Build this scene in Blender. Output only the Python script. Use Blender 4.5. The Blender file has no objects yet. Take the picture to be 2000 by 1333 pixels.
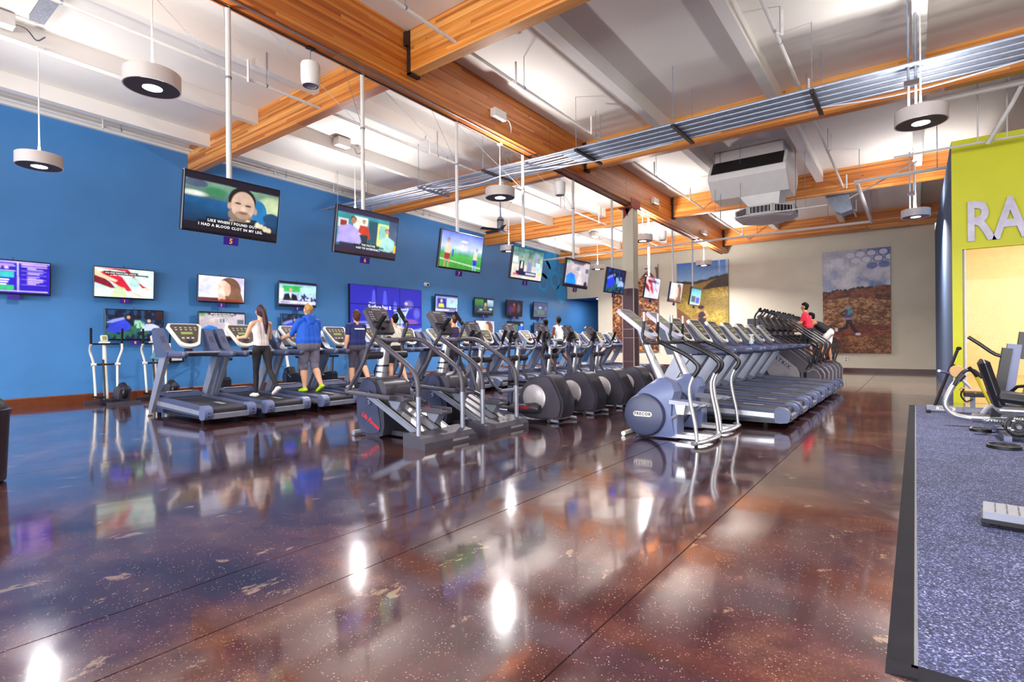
import bpy, math, random
import numpy as np
from mathutils import Vector, Matrix

# ------------------------------------------------------------------ camera, world, lights, exposure
scene = bpy.context.scene
COL = scene.collection
PI = math.pi
YAW, PITCH, ROLL, CAM_H = 0.64693, 0.001188, -0.008145, 1.2
cam_data = bpy.data.cameras.new('camera')
cam_data.sensor_width = 36.0
cam_data.lens = 1042.64 / 2000 * 36.0
cam_data.clip_start = 0.05
cam_data.clip_end = 200
camera = bpy.data.objects.new('camera', cam_data)
_F = Vector((-math.sin(YAW), math.cos(YAW), 0)); _R = Vector((math.cos(YAW), math.sin(YAW), 0)); _U = Vector((0, 0, 1))
_F2 = _F * math.cos(PITCH) + _U * math.sin(PITCH); _U2 = _U * math.cos(PITCH) - _F * math.sin(PITCH)
_R3 = _R * math.cos(ROLL) + _U2 * math.sin(ROLL); _U3 = _U2 * math.cos(ROLL) - _R * math.sin(ROLL)
camera.matrix_world = Matrix(((_R3.x, _U3.x, -_F2.x, 0), (_R3.y, _U3.y, -_F2.y, 0), (_R3.z, _U3.z, -_F2.z, CAM_H), (0, 0, 0, 1)))
COL.objects.link(camera)
scene.camera = camera

world = bpy.data.worlds.new('world')
scene.world = world
world.use_nodes = True
_bg = world.node_tree.nodes['Background']
_bg.inputs['Color'].default_value = (0.90, 0.94, 1.0, 1)
_bg.inputs['Strength'].default_value = 1.0

def area_light(name, loc, direction, sx, sy, power, color):
    d = bpy.data.lights.new(name, 'AREA'); d.shape = 'RECTANGLE'; d.size = sx; d.size_y = sy
    d.energy = power; d.color = color
    o = bpy.data.objects.new(name, d); COL.objects.link(o)
    o.location = loc
    o.rotation_euler = Vector(direction).to_track_quat('-Z', 'Y').to_euler()
    return o
# daylight coming in through the shop front windows behind the camera
for wx in (-11.0, -6.5, -2.0, 2.5, 7.0):
    area_light('daylight_window', (wx, -7.85, 2.3), (0, 1, 0.10), 3.6, 3.4, 480, (0.95, 0.97, 1.0))
# pendant lamps: (x, y, height of the drum's underside); light is made with each lamp further down
LAMPS = [(-7.1, 2.46, 4.2), (-10.73, 2.18, 3.95), (-6.47, 8.22, 4.02), (0.08, 8.95, 4.06), (0.03, 16.17, 4.13),
         (-6.47, 15.08, 4.17), (-6.47, 20.85, 4.07), (-10.72, 20.25, 4.24), (-10.75, 8.0, 4.2), (-10.75, 14.1, 4.2),
         (0.08, 2.0, 4.1), (4.3, 5.0, 4.1)]
LAMP_DOWN, LAMP_UP = 125, 78

scene.view_settings.view_transform = 'Standard'
scene.view_settings.look = 'None'
scene.view_settings.gamma = 1.0
scene.view_settings.use_curve_mapping = False
scene.view_settings.exposure = 0.22
cy = scene.cycles
cy.adaptive_threshold = 0.05; cy.max_bounces = 5; cy.diffuse_bounces = 3; cy.glossy_bounces = 3; cy.transmission_bounces = 4; cy.caustics_reflective = False; cy.caustics_refractive = False; cy.sample_clamp_indirect = 6.0

# ------------------------------------------------------------------ helpers
rnd = random.Random(7)

def lin(c):
    if isinstance(c, str):
        c = c.lstrip('#'); c = tuple(int(c[i:i + 2], 16) / 255 for i in (0, 2, 4))
    return tuple((x / 12.92) if x <= 0.04045 else ((x + 0.055) / 1.055) ** 2.4 for x in c[:3])

def material(name, color, rough=0.5, metal=0.0, var=0.08, scale=6.0, bump=0.0, bump_scale=60.0, coat=0.0, emit=None, estr=1.0, spec=0.5, stretch=None):
    m = bpy.data.materials.new(name); m.use_nodes = True
    nt = m.node_tree; N = nt.nodes; L = nt.links
    b = N['Principled BSDF']
    b.inputs['Roughness'].default_value = rough
    b.inputs['Metallic'].default_value = metal
    b.inputs['Specular IOR Level'].default_value = spec
    b.inputs['Coat Weight'].default_value = coat
    b.inputs['Coat Roughness'].default_value = 0.06
    c = lin(color)
    tc = N.new('ShaderNodeTexCoord')
    src = tc.outputs['Object']
    if stretch:
        mp = N.new('ShaderNodeMapping'); mp.inputs['Scale'].default_value = stretch
        L.new(src, mp.inputs['Vector']); src = mp.outputs['Vector']
    nz = N.new('ShaderNodeTexNoise'); nz.inputs['Scale'].default_value = scale; nz.inputs['Detail'].default_value = 4
    L.new(src, nz.inputs['Vector'])
    rp = N.new('ShaderNodeValToRGB')
    rp.color_ramp.elements[0].position = 0.3; rp.color_ramp.elements[1].position = 0.7
    rp.color_ramp.elements[0].color = tuple(x * (1 - var) for x in c) + (1,)
    rp.color_ramp.elements[1].color = tuple(min(1, x * (1 + var)) for x in c) + (1,)
    L.new(nz.outputs['Fac'], rp.inputs['Fac'])
    L.new(rp.outputs['Color'], b.inputs['Base Color'])
    if bump:
        n2 = N.new('ShaderNodeTexNoise'); n2.inputs['Scale'].default_value = bump_scale; n2.inputs['Detail'].default_value = 3
        L.new(src, n2.inputs['Vector'])
        bp = N.new('ShaderNodeBump'); bp.inputs['Strength'].default_value = bump; bp.inputs['Distance'].default_value = 0.01
        L.new(n2.outputs['Fac'], bp.inputs['Height']); L.new(bp.outputs['Normal'], b.inputs['Normal'])
    if emit:
        b.inputs['Emission Color'].default_value = lin(emit) + (1,)
        b.inputs['Emission Strength'].default_value = estr
    return m

class MB:
    """collects faces for one mesh"""
    def __init__(self): self.v = []; self.f = []; self.mi = []
    def add(self, vs, fs, mi=0):
        o = len(self.v); self.v += [tuple(p) for p in vs]
        self.f += [tuple(o + i for i in q) for q in fs]; self.mi += [mi] * len(fs); return self
    def box(self, x0, x1, y0, y1, z0, z1, rot=None, pivot=None, mi=0):
        vs = [(x, y, z) for z in (z0, z1) for y in (y0, y1) for x in (x0, x1)]
        if rot is not None:
            c = Vector(pivot) if pivot else Vector(((x0 + x1) / 2, (y0 + y1) / 2, (z0 + z1) / 2))
            vs = [tuple(rot @ (Vector(p) - c) + c) for p in vs]
        return self.add(vs, [(0, 2, 3, 1), (4, 5, 7, 6), (0, 1, 5, 4), (2, 6, 7, 3), (0, 4, 6, 2), (1, 3, 7, 5)], mi)
    def cbox(self, x0, x1, y0, y1, z0, z1, b=0.01, rot=None, pivot=None, mi=0):
        """box with chamfered edges"""
        b = min(b, (x1 - x0) * .45, (y1 - y0) * .45, (z1 - z0) * .45)
        lo = (x0, y0, z0); hi = (x1, y1, z1); vs = []; idx = {}
        for sx in (0, 1):
            for sy in (0, 1):
                for sz in (0, 1):
                    s = (sx, sy, sz)
                    for a in range(3):
                        p = []
                        for k in range(3):
                            e = hi[k] if s[k] else lo[k]
                            if k != a: e += -b if s[k] else b
                            p.append(e)
                        idx[s, a] = len(vs); vs.append(tuple(p))
        fs = []
        for a in range(3):
            u, w = (a + 1) % 3, (a + 2) % 3
            for sa in (0, 1):
                def key(i, j):
                    s = [0, 0, 0]; s[a] = sa; s[u] = i; s[w] = j; return tuple(s)
                q = [idx[key(0, 0), a], idx[key(1, 0), a], idx[key(1, 1), a], idx[key(0, 1), a]]
                fs.append(q if sa else q[::-1])
            for i in (0, 1):
                for j in (0, 1):
                    s0 = [0, 0, 0]; s0[u] = i; s0[w] = j; s1 = list(s0); s1[a] = 1
                    s0 = tuple(s0); s1 = tuple(s1)
                    q = [idx[s0, u], idx[s1, u], idx[s1, w], idx[s0, w]]
                    fs.append(q if (i + j) % 2 == 0 else q[::-1])
        for sx in (0, 1):
            for sy in (0, 1):
                for sz in (0, 1):
                    s = (sx, sy, sz); q = [idx[s, 0], idx[s, 1], idx[s, 2]]
                    fs.append(q if (sx + sy + sz) % 2 else q[::-1])
        if rot is not None:
            c = Vector(pivot) if pivot else Vector(((x0 + x1) / 2, (y0 + y1) / 2, (z0 + z1) / 2))
            vs = [tuple(rot @ (Vector(p) - c) + c) for p in vs]
        return self.add(vs, fs, mi)
    def tube(self, pts, r, n=8, closed=False, mi=0, squash=1.0, up=None):
        P = [Vector(p) for p in pts]; m = len(P)
        R = r if isinstance(r, (list, tuple)) else [r] * m
        T = []
        for i in range(m):
            a = P[i - 1] if (i or closed) else P[i]; c = P[(i + 1) % m] if (i < m - 1 or closed) else P[i]
            T.append((c - a).normalized())
        ref = Vector(up) if up else (Vector((0, 0, 1)) if abs(T[0].z) < .9 else Vector((1, 0, 0)))
        u = (ref - T[0] * ref.dot(T[0])).normalized(); vs = []; fs = []
        for i in range(m):
            if up: u = ref
            u = (u - T[i] * u.dot(T[i])).normalized(); w = T[i].cross(u)
            for k in range(n):
                t = 2 * PI * k / n
                vs.append(P[i] + (u * math.cos(t) * squash + w * math.sin(t)) * R[i])
        for i in range(m if closed else m - 1):
            j = (i + 1) % m
            for k in range(n):
                fs.append((i * n + k, i * n + (k + 1) % n, j * n + (k + 1) % n, j * n + k))
        if not closed:
            fs.append(tuple(range(n))[::-1]); fs.append(tuple((m - 1) * n + k for k in range(n)))
        return self.add(vs, fs, mi)
    def cyl(self, p0, p1, r0, r1=None, n=16, mi=0):
        return self.tube([p0, p1], [r0, r0 if r1 is None else r1], n, mi=mi)
    def prism(self, poly, axis, a0, a1, mi=0):
        """polygon [(u,v)] pushed along an axis: y -> (x,z), x -> (y,z), z -> (x,y)"""
        n = len(poly)
        def pt(u, v, a): return {'y': (u, a, v), 'x': (a, u, v), 'z': (u, v, a)}[axis]
        vs = [pt(u, v, a0) for u, v in poly] + [pt(u, v, a1) for u, v in poly]
        ar = sum(poly[i][0] * poly[(i + 1) % n][1] - poly[(i + 1) % n][0] * poly[i][1] for i in range(n))
        if axis == 'y': ar = -ar
        fs = [tuple(range(n))[::-1], tuple(range(n, 2 * n))] + [(i, (i + 1) % n, n + (i + 1) % n, n + i) for i in range(n)]
        if ar < 0: fs = [q[::-1] for q in fs]
        return self.add(vs, fs, mi)
    def lathe(self, prof, c=(0, 0, 0), n=24, axis='z', mi=0, cap=True):
        vs = []; fs = []; m = len(prof)
        for r, h in prof:
            for k in range(n):
                t = 2 * PI * k / n; a, b = r * math.cos(t), r * math.sin(t)
                q = {'z': (a, b, h), 'y': (b, h, a), 'x': (h, a, b)}[axis]
                vs.append((c[0] + q[0], c[1] + q[1], c[2] + q[2]))
        for i in range(m - 1):
            for k in range(n):
                fs.append((i * n + k, i * n + (k + 1) % n, (i + 1) * n + (k + 1) % n, (i + 1) * n + k))
        if cap and prof[0][0] > 1e-6: fs.append(tuple(range(n))[::-1])
        if cap and prof[-1][0] > 1e-6: fs.append(tuple((m - 1) * n + k for k in range(n)))
        return self.add(vs, fs, mi)
    def ell(self, c, r, n=12, m=8, mi=0):
        prof = [(max(1e-4, math.sin(PI * i / m)), -math.cos(PI * i / m)) for i in range(m + 1)]
        o = len(self.v); self.lathe(prof, (0, 0, 0), n, mi=mi)
        for i in range(o, len(self.v)):
            x, y, z = self.v[i]; self.v[i] = (c[0] + x * r[0], c[1] + y * r[1], c[2] + z * r[2])
        return self
    def loft(self, rings, cap=True, mi=0):
        n = len(rings[0]); vs = [p for rg in rings for p in rg]; fs = []
        for i in range(len(rings) - 1):
            for k in range(n): fs.append((i * n + k, i * n + (k + 1) % n, (i + 1) * n + (k + 1) % n, (i + 1) * n + k))
        if cap: fs.append(tuple(range(n))[::-1]); fs.append(tuple((len(rings) - 1) * n + k for k in range(n)))
        return self.add(vs, fs, mi)
    def move(self, M):
        self.v = [tuple(M @ Vector(p)) for p in self.v]; return self
    def mesh(self, name, mats, smooth=True):
        me = bpy.data.meshes.new(name); me.from_pydata(self.v, [], self.f)
        for m in (mats if isinstance(mats, (list, tuple)) else [mats]): me.materials.append(m)
        if any(self.mi): me.polygons.foreach_set('material_index', self.mi)
        if smooth:
            me.polygons.foreach_set('use_smooth', [True] * len(me.polygons)); me.set_sharp_from_angle(angle=0.62)
        me.update(); return me
    def build(self, name, mats, parent=None, smooth=True, loc=None):
        return link(name, self.mesh(name, mats, smooth), parent, loc)

KIDS = {}
def link(name, me, parent=None, loc=None):
    o = bpy.data.objects.new(name, me); COL.objects.link(o)
    if parent is not None: o.parent = parent; KIDS.setdefault(parent.name, []).append(o)
    if loc is not None: o.location = loc
    return o

def tag(o, label=None, cat=None, group=None, kind=None):
    if label: o['label'] = label
    if cat: o['category'] = cat
    if group: o['group'] = group
    if kind: o['kind'] = kind
    return o

def thing(name, label, cat, loc=(0, 0, 0), rz=0.0, group=None):
    o = bpy.data.objects.new(name, None); o.empty_display_size = 0.1; COL.objects.link(o)
    o.location = loc; o.rotation_euler = (0, 0, rz)
    return tag(o, label, cat, group)

def copy_tree(src, loc=None, label=None, parent=None):
    c = src.copy(); COL.objects.link(c)
    if parent is not None: c.parent = parent; KIDS.setdefault(parent.name, []).append(c)
    if loc is not None: c.location = loc
    if label: c['label'] = label
    for ch in KIDS.get(src.name, ()): copy_tree(ch, parent=c)
    return c

def cr(pts, k=4, closed=False):
    """rounded path through points (Catmull-Rom)"""
    P = [Vector(p) for p in pts]; n = len(P); out = []
    for i in range(n if closed else n - 1):
        a = P[i - 1] if (i or closed) else P[0] * 2 - P[1]; b = P[i]; c = P[(i + 1) % n]
        d = P[(i + 2) % n] if (closed or i + 2 < n) else c * 2 - b
        for j in range(k):
            t = j / k
            out.append(0.5 * ((2 * b) + (c - a) * t + (2 * a - 5 * b + 4 * c - d) * t * t + (3 * b - a - 3 * c + d) * t ** 3))
    if not closed: out.append(P[-1])
    return [tuple(p) for p in out]

def rrect(w, h, r, n=4, cx=0, cy=0):
    """rounded rectangle outline"""
    out = []
    for qx, qy, a in ((w / 2 - r, h / 2 - r, 0), (-w / 2 + r, h / 2 - r, PI / 2), (-w / 2 + r, -h / 2 + r, PI), (w / 2 - r, -h / 2 + r, 1.5 * PI)):
        for i in range(n + 1):
            t = a + PI / 2 * i / n; out.append((cx + qx + r * math.cos(t), cy + qy + r * math.sin(t)))
    return out

def text_mesh(s, size, extrude=0.0, align='CENTER', bold=0.0, spacing=1.0):
    cu = bpy.data.curves.new('lettering', 'FONT'); cu.body = s; cu.size = size; cu.extrude = extrude
    cu.align_x = align; cu.align_y = 'CENTER'; cu.offset = bold; cu.space_character = spacing; cu.resolution_u = 2
    t = bpy.data.objects.new('lettering', cu); COL.objects.link(t)
    me = bpy.data.meshes.new_from_object(t)
    bpy.data.objects.remove(t); bpy.data.curves.remove(cu)
    return me

def text_obj(name, s, size, mat, parent, M, extrude=0.0, bold=0.0, align='CENTER', spacing=1.0, shear=0.0):
    me = text_mesh(s, size, extrude, align, bold, spacing)
    if shear:
        for v in me.vertices: v.co.x += v.co.y * shear
    me.transform(M); me.materials.clear(); me.materials.append(mat); me.update()
    return link(name, me, parent)
# frames for flat lettering: text x -> first axis, text y -> second axis, text normal -> third
def frame(o, ax, ay):
    ax = Vector(ax).normalized(); ay = Vector(ay); ay = (ay - ax * ay.dot(ax)).normalized(); az = ax.cross(ay)
    return Matrix(((ax.x, ay.x, az.x, o[0]), (ax.y, ay.y, az.y, o[1]), (ax.z, ay.z, az.z, o[2]), (0, 0, 0, 1)))
# ------------------------------------------------------------------ materials
def nodes_of(name):
    m = bpy.data.materials.new(name); m.use_nodes = True
    return m, m.node_tree.nodes, m.node_tree.links, m.node_tree.nodes['Principled BSDF']

def ramp(N, stops, interp='LINEAR'):
    r = N.new('ShaderNodeValToRGB'); e = r.color_ramp.elements; r.color_ramp.interpolation = interp
    while len(e) < len(stops): e.new(0.5)
    for i, (p, c) in enumerate(stops):
        e[i].position = p; e[i].color = (lin(c) if not isinstance(c, float) else (c, c, c)) + (1,)
    return r

def noise(N, L, vec, scale, detail=4, rough=.5, dist=0.0):
    n = N.new('ShaderNodeTexNoise'); n.inputs['Scale'].default_value = scale; n.inputs['Detail'].default_value = detail
    n.inputs['Roughness'].default_value = rough; n.inputs['Distortion'].default_value = dist
    L.new(vec, n.inputs['Vector']); return n.outputs['Fac']

def mapped(N, L, scale=(1, 1, 1)):
    tc = N.new('ShaderNodeTexCoord'); mp = N.new('ShaderNodeMapping'); mp.inputs['Scale'].default_value = scale
    L.new(tc.outputs['Object'], mp.inputs['Vector']); return mp.outputs['Vector']

def mix(N, L, fac, a, b, mode='MIX'):
    x = N.new('ShaderNodeMix'); x.data_type = 'RGBA'; x.blend_type = mode
    if isinstance(fac, float): x.inputs[0].default_value = fac
    else: L.new(fac, x.inputs[0])
    for i, s in ((6, a), (7, b)):
        if isinstance(s, (tuple, str)): x.inputs[i].default_value = lin(s) + (1,)
        else: L.new(s, x.inputs[i])
    return x.outputs[2]

def floor_material(name, dark, mid, light):
    m, N, L, b = nodes_of(name)
    v = mapped(N, L)
    big = ramp(N, [(0.3, dark), (0.5, mid), (0.7, light)]); L.new(noise(N, L, v, 0.9, 6, .62, .4), big.inputs['Fac'])
    fine = ramp(N, [(0.32, 0.45), (0.5, 0.95), (0.70, 1.75)]); L.new(noise(N, L, v, 75, 6, .8), fine.inputs['Fac'])
    c = mix(N, L, 1.0, big.outputs['Color'], fine.outputs['Color'], 'MULTIPLY')
    streak = ramp(N, [(0.45, 0.86), (0.62, 1.12)]); L.new(noise(N, L, mapped(N, L, (0.6, 3.0, 1)), 2.2, 4, .6), streak.inputs['Fac'])
    c = mix(N, L, 1.0, c, streak.outputs['Color'], 'MULTIPLY')
    # small pale chips of exposed aggregate
    vo = N.new('ShaderNodeTexVoronoi'); vo.inputs['Scale'].default_value = 70; L.new(v, vo.inputs['Vector'])
    chip = ramp(N, [(0.0, 1.0), (0.14, 1.0), (0.24, 0.0)]); L.new(vo.outputs['Distance'], chip.inputs['Fac'])
    where = ramp(N, [(0.46, 0.0), (0.56, 1.0)]); L.new(noise(N, L, v, 9.0, 6, .85), where.inputs['Fac'])
    ch = N.new('ShaderNodeMath'); ch.operation = 'MULTIPLY'; L.new(chip.outputs['Color'], ch.inputs[0]); L.new(where.outputs['Color'], ch.inputs[1])
    c = mix(N, L, ch.outputs[0], c, '#a5897a')
    # worn patches where the stain has come off
    pt = ramp(N, [(0.62, 0.0), (0.65, 1.0)]); L.new(noise(N, L, mapped(N, L, (1.6, 1.0, 1)), 2.6, 9, .7, .2), pt.inputs['Fac'])
    pm = N.new('ShaderNodeMath'); pm.operation = 'MULTIPLY'; L.new(pt.outputs['Color'], pm.inputs[0]); pm.inputs[1].default_value = 0.6
    c = mix(N, L, pm.outputs[0], c, '#a98a70')
    L.new(c, b.inputs['Base Color'])
    rr = ramp(N, [(0.35, 0.10), (0.7, 0.22)]); L.new(noise(N, L, v, 3.5, 4), rr.inputs['Fac'])
    L.new(rr.outputs['Color'], b.inputs['Roughness'])
    b.inputs['Specular IOR Level'].default_value = 0.25
    b.inputs['Coat Weight'].default_value = 1.0; b.inputs['Coat Roughness'].default_value = 0.075; b.inputs['Coat IOR'].default_value = 1.7
    bp = N.new('ShaderNodeBump'); bp.inputs['Strength'].default_value = 0.07; bp.inputs['Distance'].default_value = 0.02
    L.new(noise(N, L, v, 2.2, 2), bp.inputs['Height']); L.new(bp.outputs['Normal'], b.inputs['Normal']); L.new(bp.outputs['Normal'], b.inputs['Coat Normal'])
    return m

def wood_material(name, axis, c0, c1, c2):
    """laminated timber: thin stacked boards, grain along the beam"""
    m, N, L, b = nodes_of(name)
    tc = N.new('ShaderNodeTexCoord'); sp = N.new('ShaderNodeSeparateXYZ'); L.new(tc.outputs['Object'], sp.inputs[0])
    dv = N.new('ShaderNodeMath'); dv.operation = 'DIVIDE'; L.new(sp.outputs['Z'], dv.inputs[0]); dv.inputs[1].default_value = 0.042
    fl = N.new('ShaderNodeMath'); fl.operation = 'FLOOR'; L.new(dv.outputs[0], fl.inputs[0])
    al = N.new('ShaderNodeMath'); al.operation = 'DIVIDE'; L.new(sp.outputs['X' if axis == 'x' else 'Y'], al.inputs[0]); al.inputs[1].default_value = 3.1
    ad = N.new('ShaderNodeMath'); ad.operation = 'MULTIPLY_ADD'; L.new(fl.outputs[0], ad.inputs[0]); ad.inputs[1].default_value = 0.37; L.new(al.outputs[0], ad.inputs[2])
    f2 = N.new('ShaderNodeMath'); f2.operation = 'FLOOR'; L.new(ad.outputs[0], f2.inputs[0])
    cb = N.new('ShaderNodeCombineXYZ'); L.new(fl.outputs[0], cb.inputs[0]); L.new(f2.outputs[0], cb.inputs[1])
    wn = N.new('ShaderNodeTexWhiteNoise'); wn.noise_dimensions = '2D'; L.new(cb.outputs[0], wn.inputs['Vector'])
    rp = ramp(N, [(0.0, c0), (0.5, c1), (1.0, c2)]); L.new(wn.outputs['Value'], rp.inputs['Fac'])
    sc = (0.5, 14, 30) if axis == 'x' else (14, 0.5, 30)
    gr = ramp(N, [(0.3, 0.70), (0.62, 1.12)]); L.new(noise(N, L, mapped(N, L, sc), 1.6, 5, .65, .2), gr.inputs['Fac'])
    c = mix(N, L, 1.0, rp.outputs['Color'], gr.outputs['Color'], 'MULTIPLY')
    kv = N.new('ShaderNodeTexVoronoi'); kv.inputs['Scale'].default_value = 2.2; kv.inputs['Randomness'].default_value = 1
    L.new(mapped(N, L, (1, 1, 2.2)), kv.inputs['Vector'])
    kr = ramp(N, [(0.0, 1.0), (0.045, 0.9), (0.075, 0.0)]); L.new(kv.outputs['Distance'], kr.inputs['Fac'])
    c = mix(N, L, kr.outputs['Color'], c, '#4a2410')
    L.new(c, b.inputs['Base Color'])
    b.inputs['Roughness'].default_value = 0.42; b.inputs['Coat Weight'].default_value = 0.15
    return m

def carpet_material():
    m, N, L, b = nodes_of('rubber_speckle')
    v = mapped(N, L)
    vo = N.new('ShaderNodeTexVoronoi'); vo.inputs['Scale'].default_value = 150; L.new(v, vo.inputs['Vector'])
    sp = N.new('ShaderNodeSeparateColor'); L.new(vo.outputs['Color'], sp.inputs[0])
    r1 = ramp(N, [(0.0, '#1c1f38'), (0.35, '#2b2f4d'), (0.7, '#3d4268'), (0.9, '#686e94'), (1.0, '#979cb8')]); L.new(sp.outputs[0], r1.inputs['Fac'])
    r2 = ramp(N, [(0.35, 0.8), (0.65, 1.15)]); L.new(noise(N, L, v, 3.0, 4), r2.inputs['Fac'])
    L.new(mix(N, L, 1.0, r1.outputs['Color'], r2.outputs['Color'], 'MULTIPLY'), b.inputs['Base Color'])
    b.inputs['Roughness'].default_value = 0.85
    bp = N.new('ShaderNodeBump'); bp.inputs['Strength'].default_value = 0.6; bp.inputs['Distance'].default_value = 0.004
    L.new(vo.outputs['Distance'], bp.inputs['Height']); L.new(bp.outputs['Normal'], b.inputs['Normal'])
    return m

def picture_material(name, emission):
    """colours come from the picture's own paint layer"""
    m, N, L, b = nodes_of(name)
    at = N.new('ShaderNodeAttribute'); at.attribute_name = 'paint'
    if emission:
        b.inputs['Base Color'].default_value = (0.01, 0.01, 0.012, 1)
        L.new(at.outputs['Color'], b.inputs['Emission Color']); b.inputs['Emission Strength'].default_value = emission
        b.inputs['Roughness'].default_value = 0.25
    else:
        g = ramp(N, [(0.3, 0.9), (0.7, 1.08)]); L.new(noise(N, L, mapped(N, L), 14, 4), g.inputs['Fac'])
        L.new(mix(N, L, 1.0, at.outputs['Color'], g.outputs['Color'], 'MULTIPLY'), b.inputs['Base Color'])
        b.inputs['Roughness'].default_value = 0.55
    return m

FLOOR = floor_material('stained_concrete', '#241315', '#48272a', '#77503f')
TANFLOOR = floor_material('tan_concrete', '#6b5347', '#8a6d5c', '#a3866f')
WOOD_X = wood_material('glulam_crosswise', 'x', '#a85a1c', '#cf7f31', '#e2a055')
WOOD_Y = wood_material('glulam_lengthwise', 'y', '#9a4a14', '#bd6822', '#d2883c')
MAT_RUBBER = carpet_material()
BLUE = material('blue_paint', '#4583c2', .45, var=.05, scale=1.2, bump=.05, bump_scale=120)
RINGBLUE = material('ring_paint', '#1fa0e6', .4, var=.03)
BEIGE = material('beige_paint', '#d9d0ba', .6, var=.04, scale=1.5, bump=.05, bump_scale=140)
YELLOW = material('yellow_green_paint', '#dcdc14', .5, var=.04, scale=1.5, bump=.04, bump_scale=140)
SLATE = material('slate_blue_paint', '#5b6f8e', .85, var=.05, spec=.2)
NAVY = material('navy_paint', '#24407c', .5, var=.05)
WHITE = material('white_ceiling', '#e6e1dc', .7, var=.03, scale=1.2)
WHITEMETAL = material('white_metal', '#e4e0dc', .35, var=.03)
PIPEWHITE = material('white_pipe', '#dcd8d4', .35, var=.04)
BROWNTRIM = material('brown_trim', '#6a3418', .35, var=.15, scale=9)
DARKTRIM = material('dark_red_trim', '#4a2320', .4, var=.1)
STEEL = material('galvanised_steel', '#8d95a6', .4, .6, var=.1, scale=12)
DARKSTEEL = material('dark_steel', '#3b3436', .45, .6, var=.1)
REDSTEEL = material('red_primer', '#8c2f22', .5, .1, var=.12)
COLTILE = material('brown_tile', '#5b3a3f', .35, var=.07, scale=3)
GROUT = material('pale_joint', '#cfc3c6', .5, var=.03)
BLACK = material('black_plastic', '#17161c', .38, var=.15)
BLACKRUBBER = material('black_rubber', '#1a191f', .8, spec=.2, var=.15, bump=.2, bump_scale=160)
CHARCOAL = material('charcoal_plastic', '#3c3b48', .42, var=.1)
TMBLUE = material('blue_grey_plastic', '#434a66', .42, var=.06)
TMDARK = material('dark_blue_grey_plastic', '#363b56', .42, var=.08)
TMLIGHT = material('pale_blue_grey_plastic', '#5d6688', .4, var=.06)
SILVER = material('silver_paint', '#8e92a2', .36, .3, var=.05)
SILVER2 = material('brushed_silver', '#c6c6cc', .28, .7, var=.06)
CREAM = material('cream_plastic', '#e3dfd4', .35, var=.03)
SCREENGREY = material('console_face', '#4b463f', .3, var=.12, scale=30)
BELT = material('running_belt', '#25242c', .62, var=.2, scale=40, bump=.15, bump_scale=300)
CHROME = material('polished_metal', '#d4d4da', .14, .95, var=.04)
REDPRINT = material('red_lettering', '#d8232c', .5, var=.02)
WHITEPRINT = material('white_lettering', '#f0f0f0', .5, var=.02, emit='#f0f0f0', estr=.6)
INKPRINT = material('dark_lettering', '#2a2f4a', .5, var=.02)
GLASS = bpy.data.materials.new('clear_glass'); GLASS.use_nodes = True
_g = GLASS.node_tree.nodes['Principled BSDF']; _g.inputs['Transmission Weight'].default_value = 1.0; _g.inputs['Roughness'].default_value = 0.02
_g.inputs['IOR'].default_value = 1.15; _g.inputs['Base Color'].default_value = (1, .98, .9, 1)
SCREEN = picture_material('lit_screen', 1.25)
PRINT = picture_material('printed_fabric', 0.0)
LED = material('led_lens', '#ffffff', .3, emit='#f4f2ff', estr=12, var=0)
GLOW = material('uplight_lens', '#ffffff', .3, emit='#fff6ee', estr=6, var=0)
# ------------------------------------------------------------------ the room
W, B = -14.0, 23.2
def roof(y): return 6.09 - 0.019 * y
def structure(o): o['kind'] = 'structure'; return o

fl = structure(MB().box(W, 9.5, -8, B + 6, -0.25, -0.008).build('floor', material('joint_filler', '#2a1a18', .8), smooth=False))
xs = [W, -6.7, -2.86, -2.34, -1.06, 9.5]; ys = [-8, 7.0, 14.2, 21.0, B]
for i in range(5):
    for j in range(4):
        if j >= 2 and i >= 3: continue
        x0, x1, y0, y1 = xs[i], xs[i + 1], ys[j], ys[j + 1]
        if i == 4 and j == 1: y1 = 14.2
        g = 0.004
        MB().box(x0 + (g if i else 0), x1 - (g if i < 4 else 0), y0 + (g if j else 0), y1 - (g if j < 3 else 0), -0.05, 0).build('slab', FLOOR, fl, smooth=False)
tx = [-2.34, -1.06, 0.56]; ty = [14.2, 15.7, 17.2, 18.7, 20.2, 21.7, B]
for i in range(2):
    for j in range(6):
        MB().box(tx[i] + .006, tx[i + 1] - .006, ty[j] + .006, ty[j + 1] - .006, -0.05, 0).build('slab', TANFLOOR, fl, smooth=False)
MB().box(W, -12.25, B + .004, B + 6, -0.05, 0).build('slab', FLOOR, fl, smooth=False)

wl = structure(MB().box(W - .25, W, -8, B + 6, 0, 6.3).build('wall_left', BLUE, smooth=False))
# painted rings and discs at the far end of the blue wall
def ring(y, z, r, hole):
    mb = MB()
    if hole: mb.lathe([(r * .62, 0), (r, 0), (r, .008), (r * .62, .008), (r * .62, 0)], (W, y, z), 40, 'x', cap=False)
    else: mb.lathe([(r, 0), (r, .008)], (W, y, z), 40, 'x')
    mb.build('wall_ring', RINGBLUE, wl)
for y, z, r, h in ((20.1, 5.28, .5, 1), (20.85, 5.25, .34, 0), (21.75, 5.15, .5, 0), (21.25, 4.62, .44, 1), (21.0, 3.98, .44, 1), (22.05, 4.18, .46, 1), (22.75, 4.75, .42, 1), (22.6, 3.55, .46, 0)):
    ring(y, z, r, h)
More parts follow.
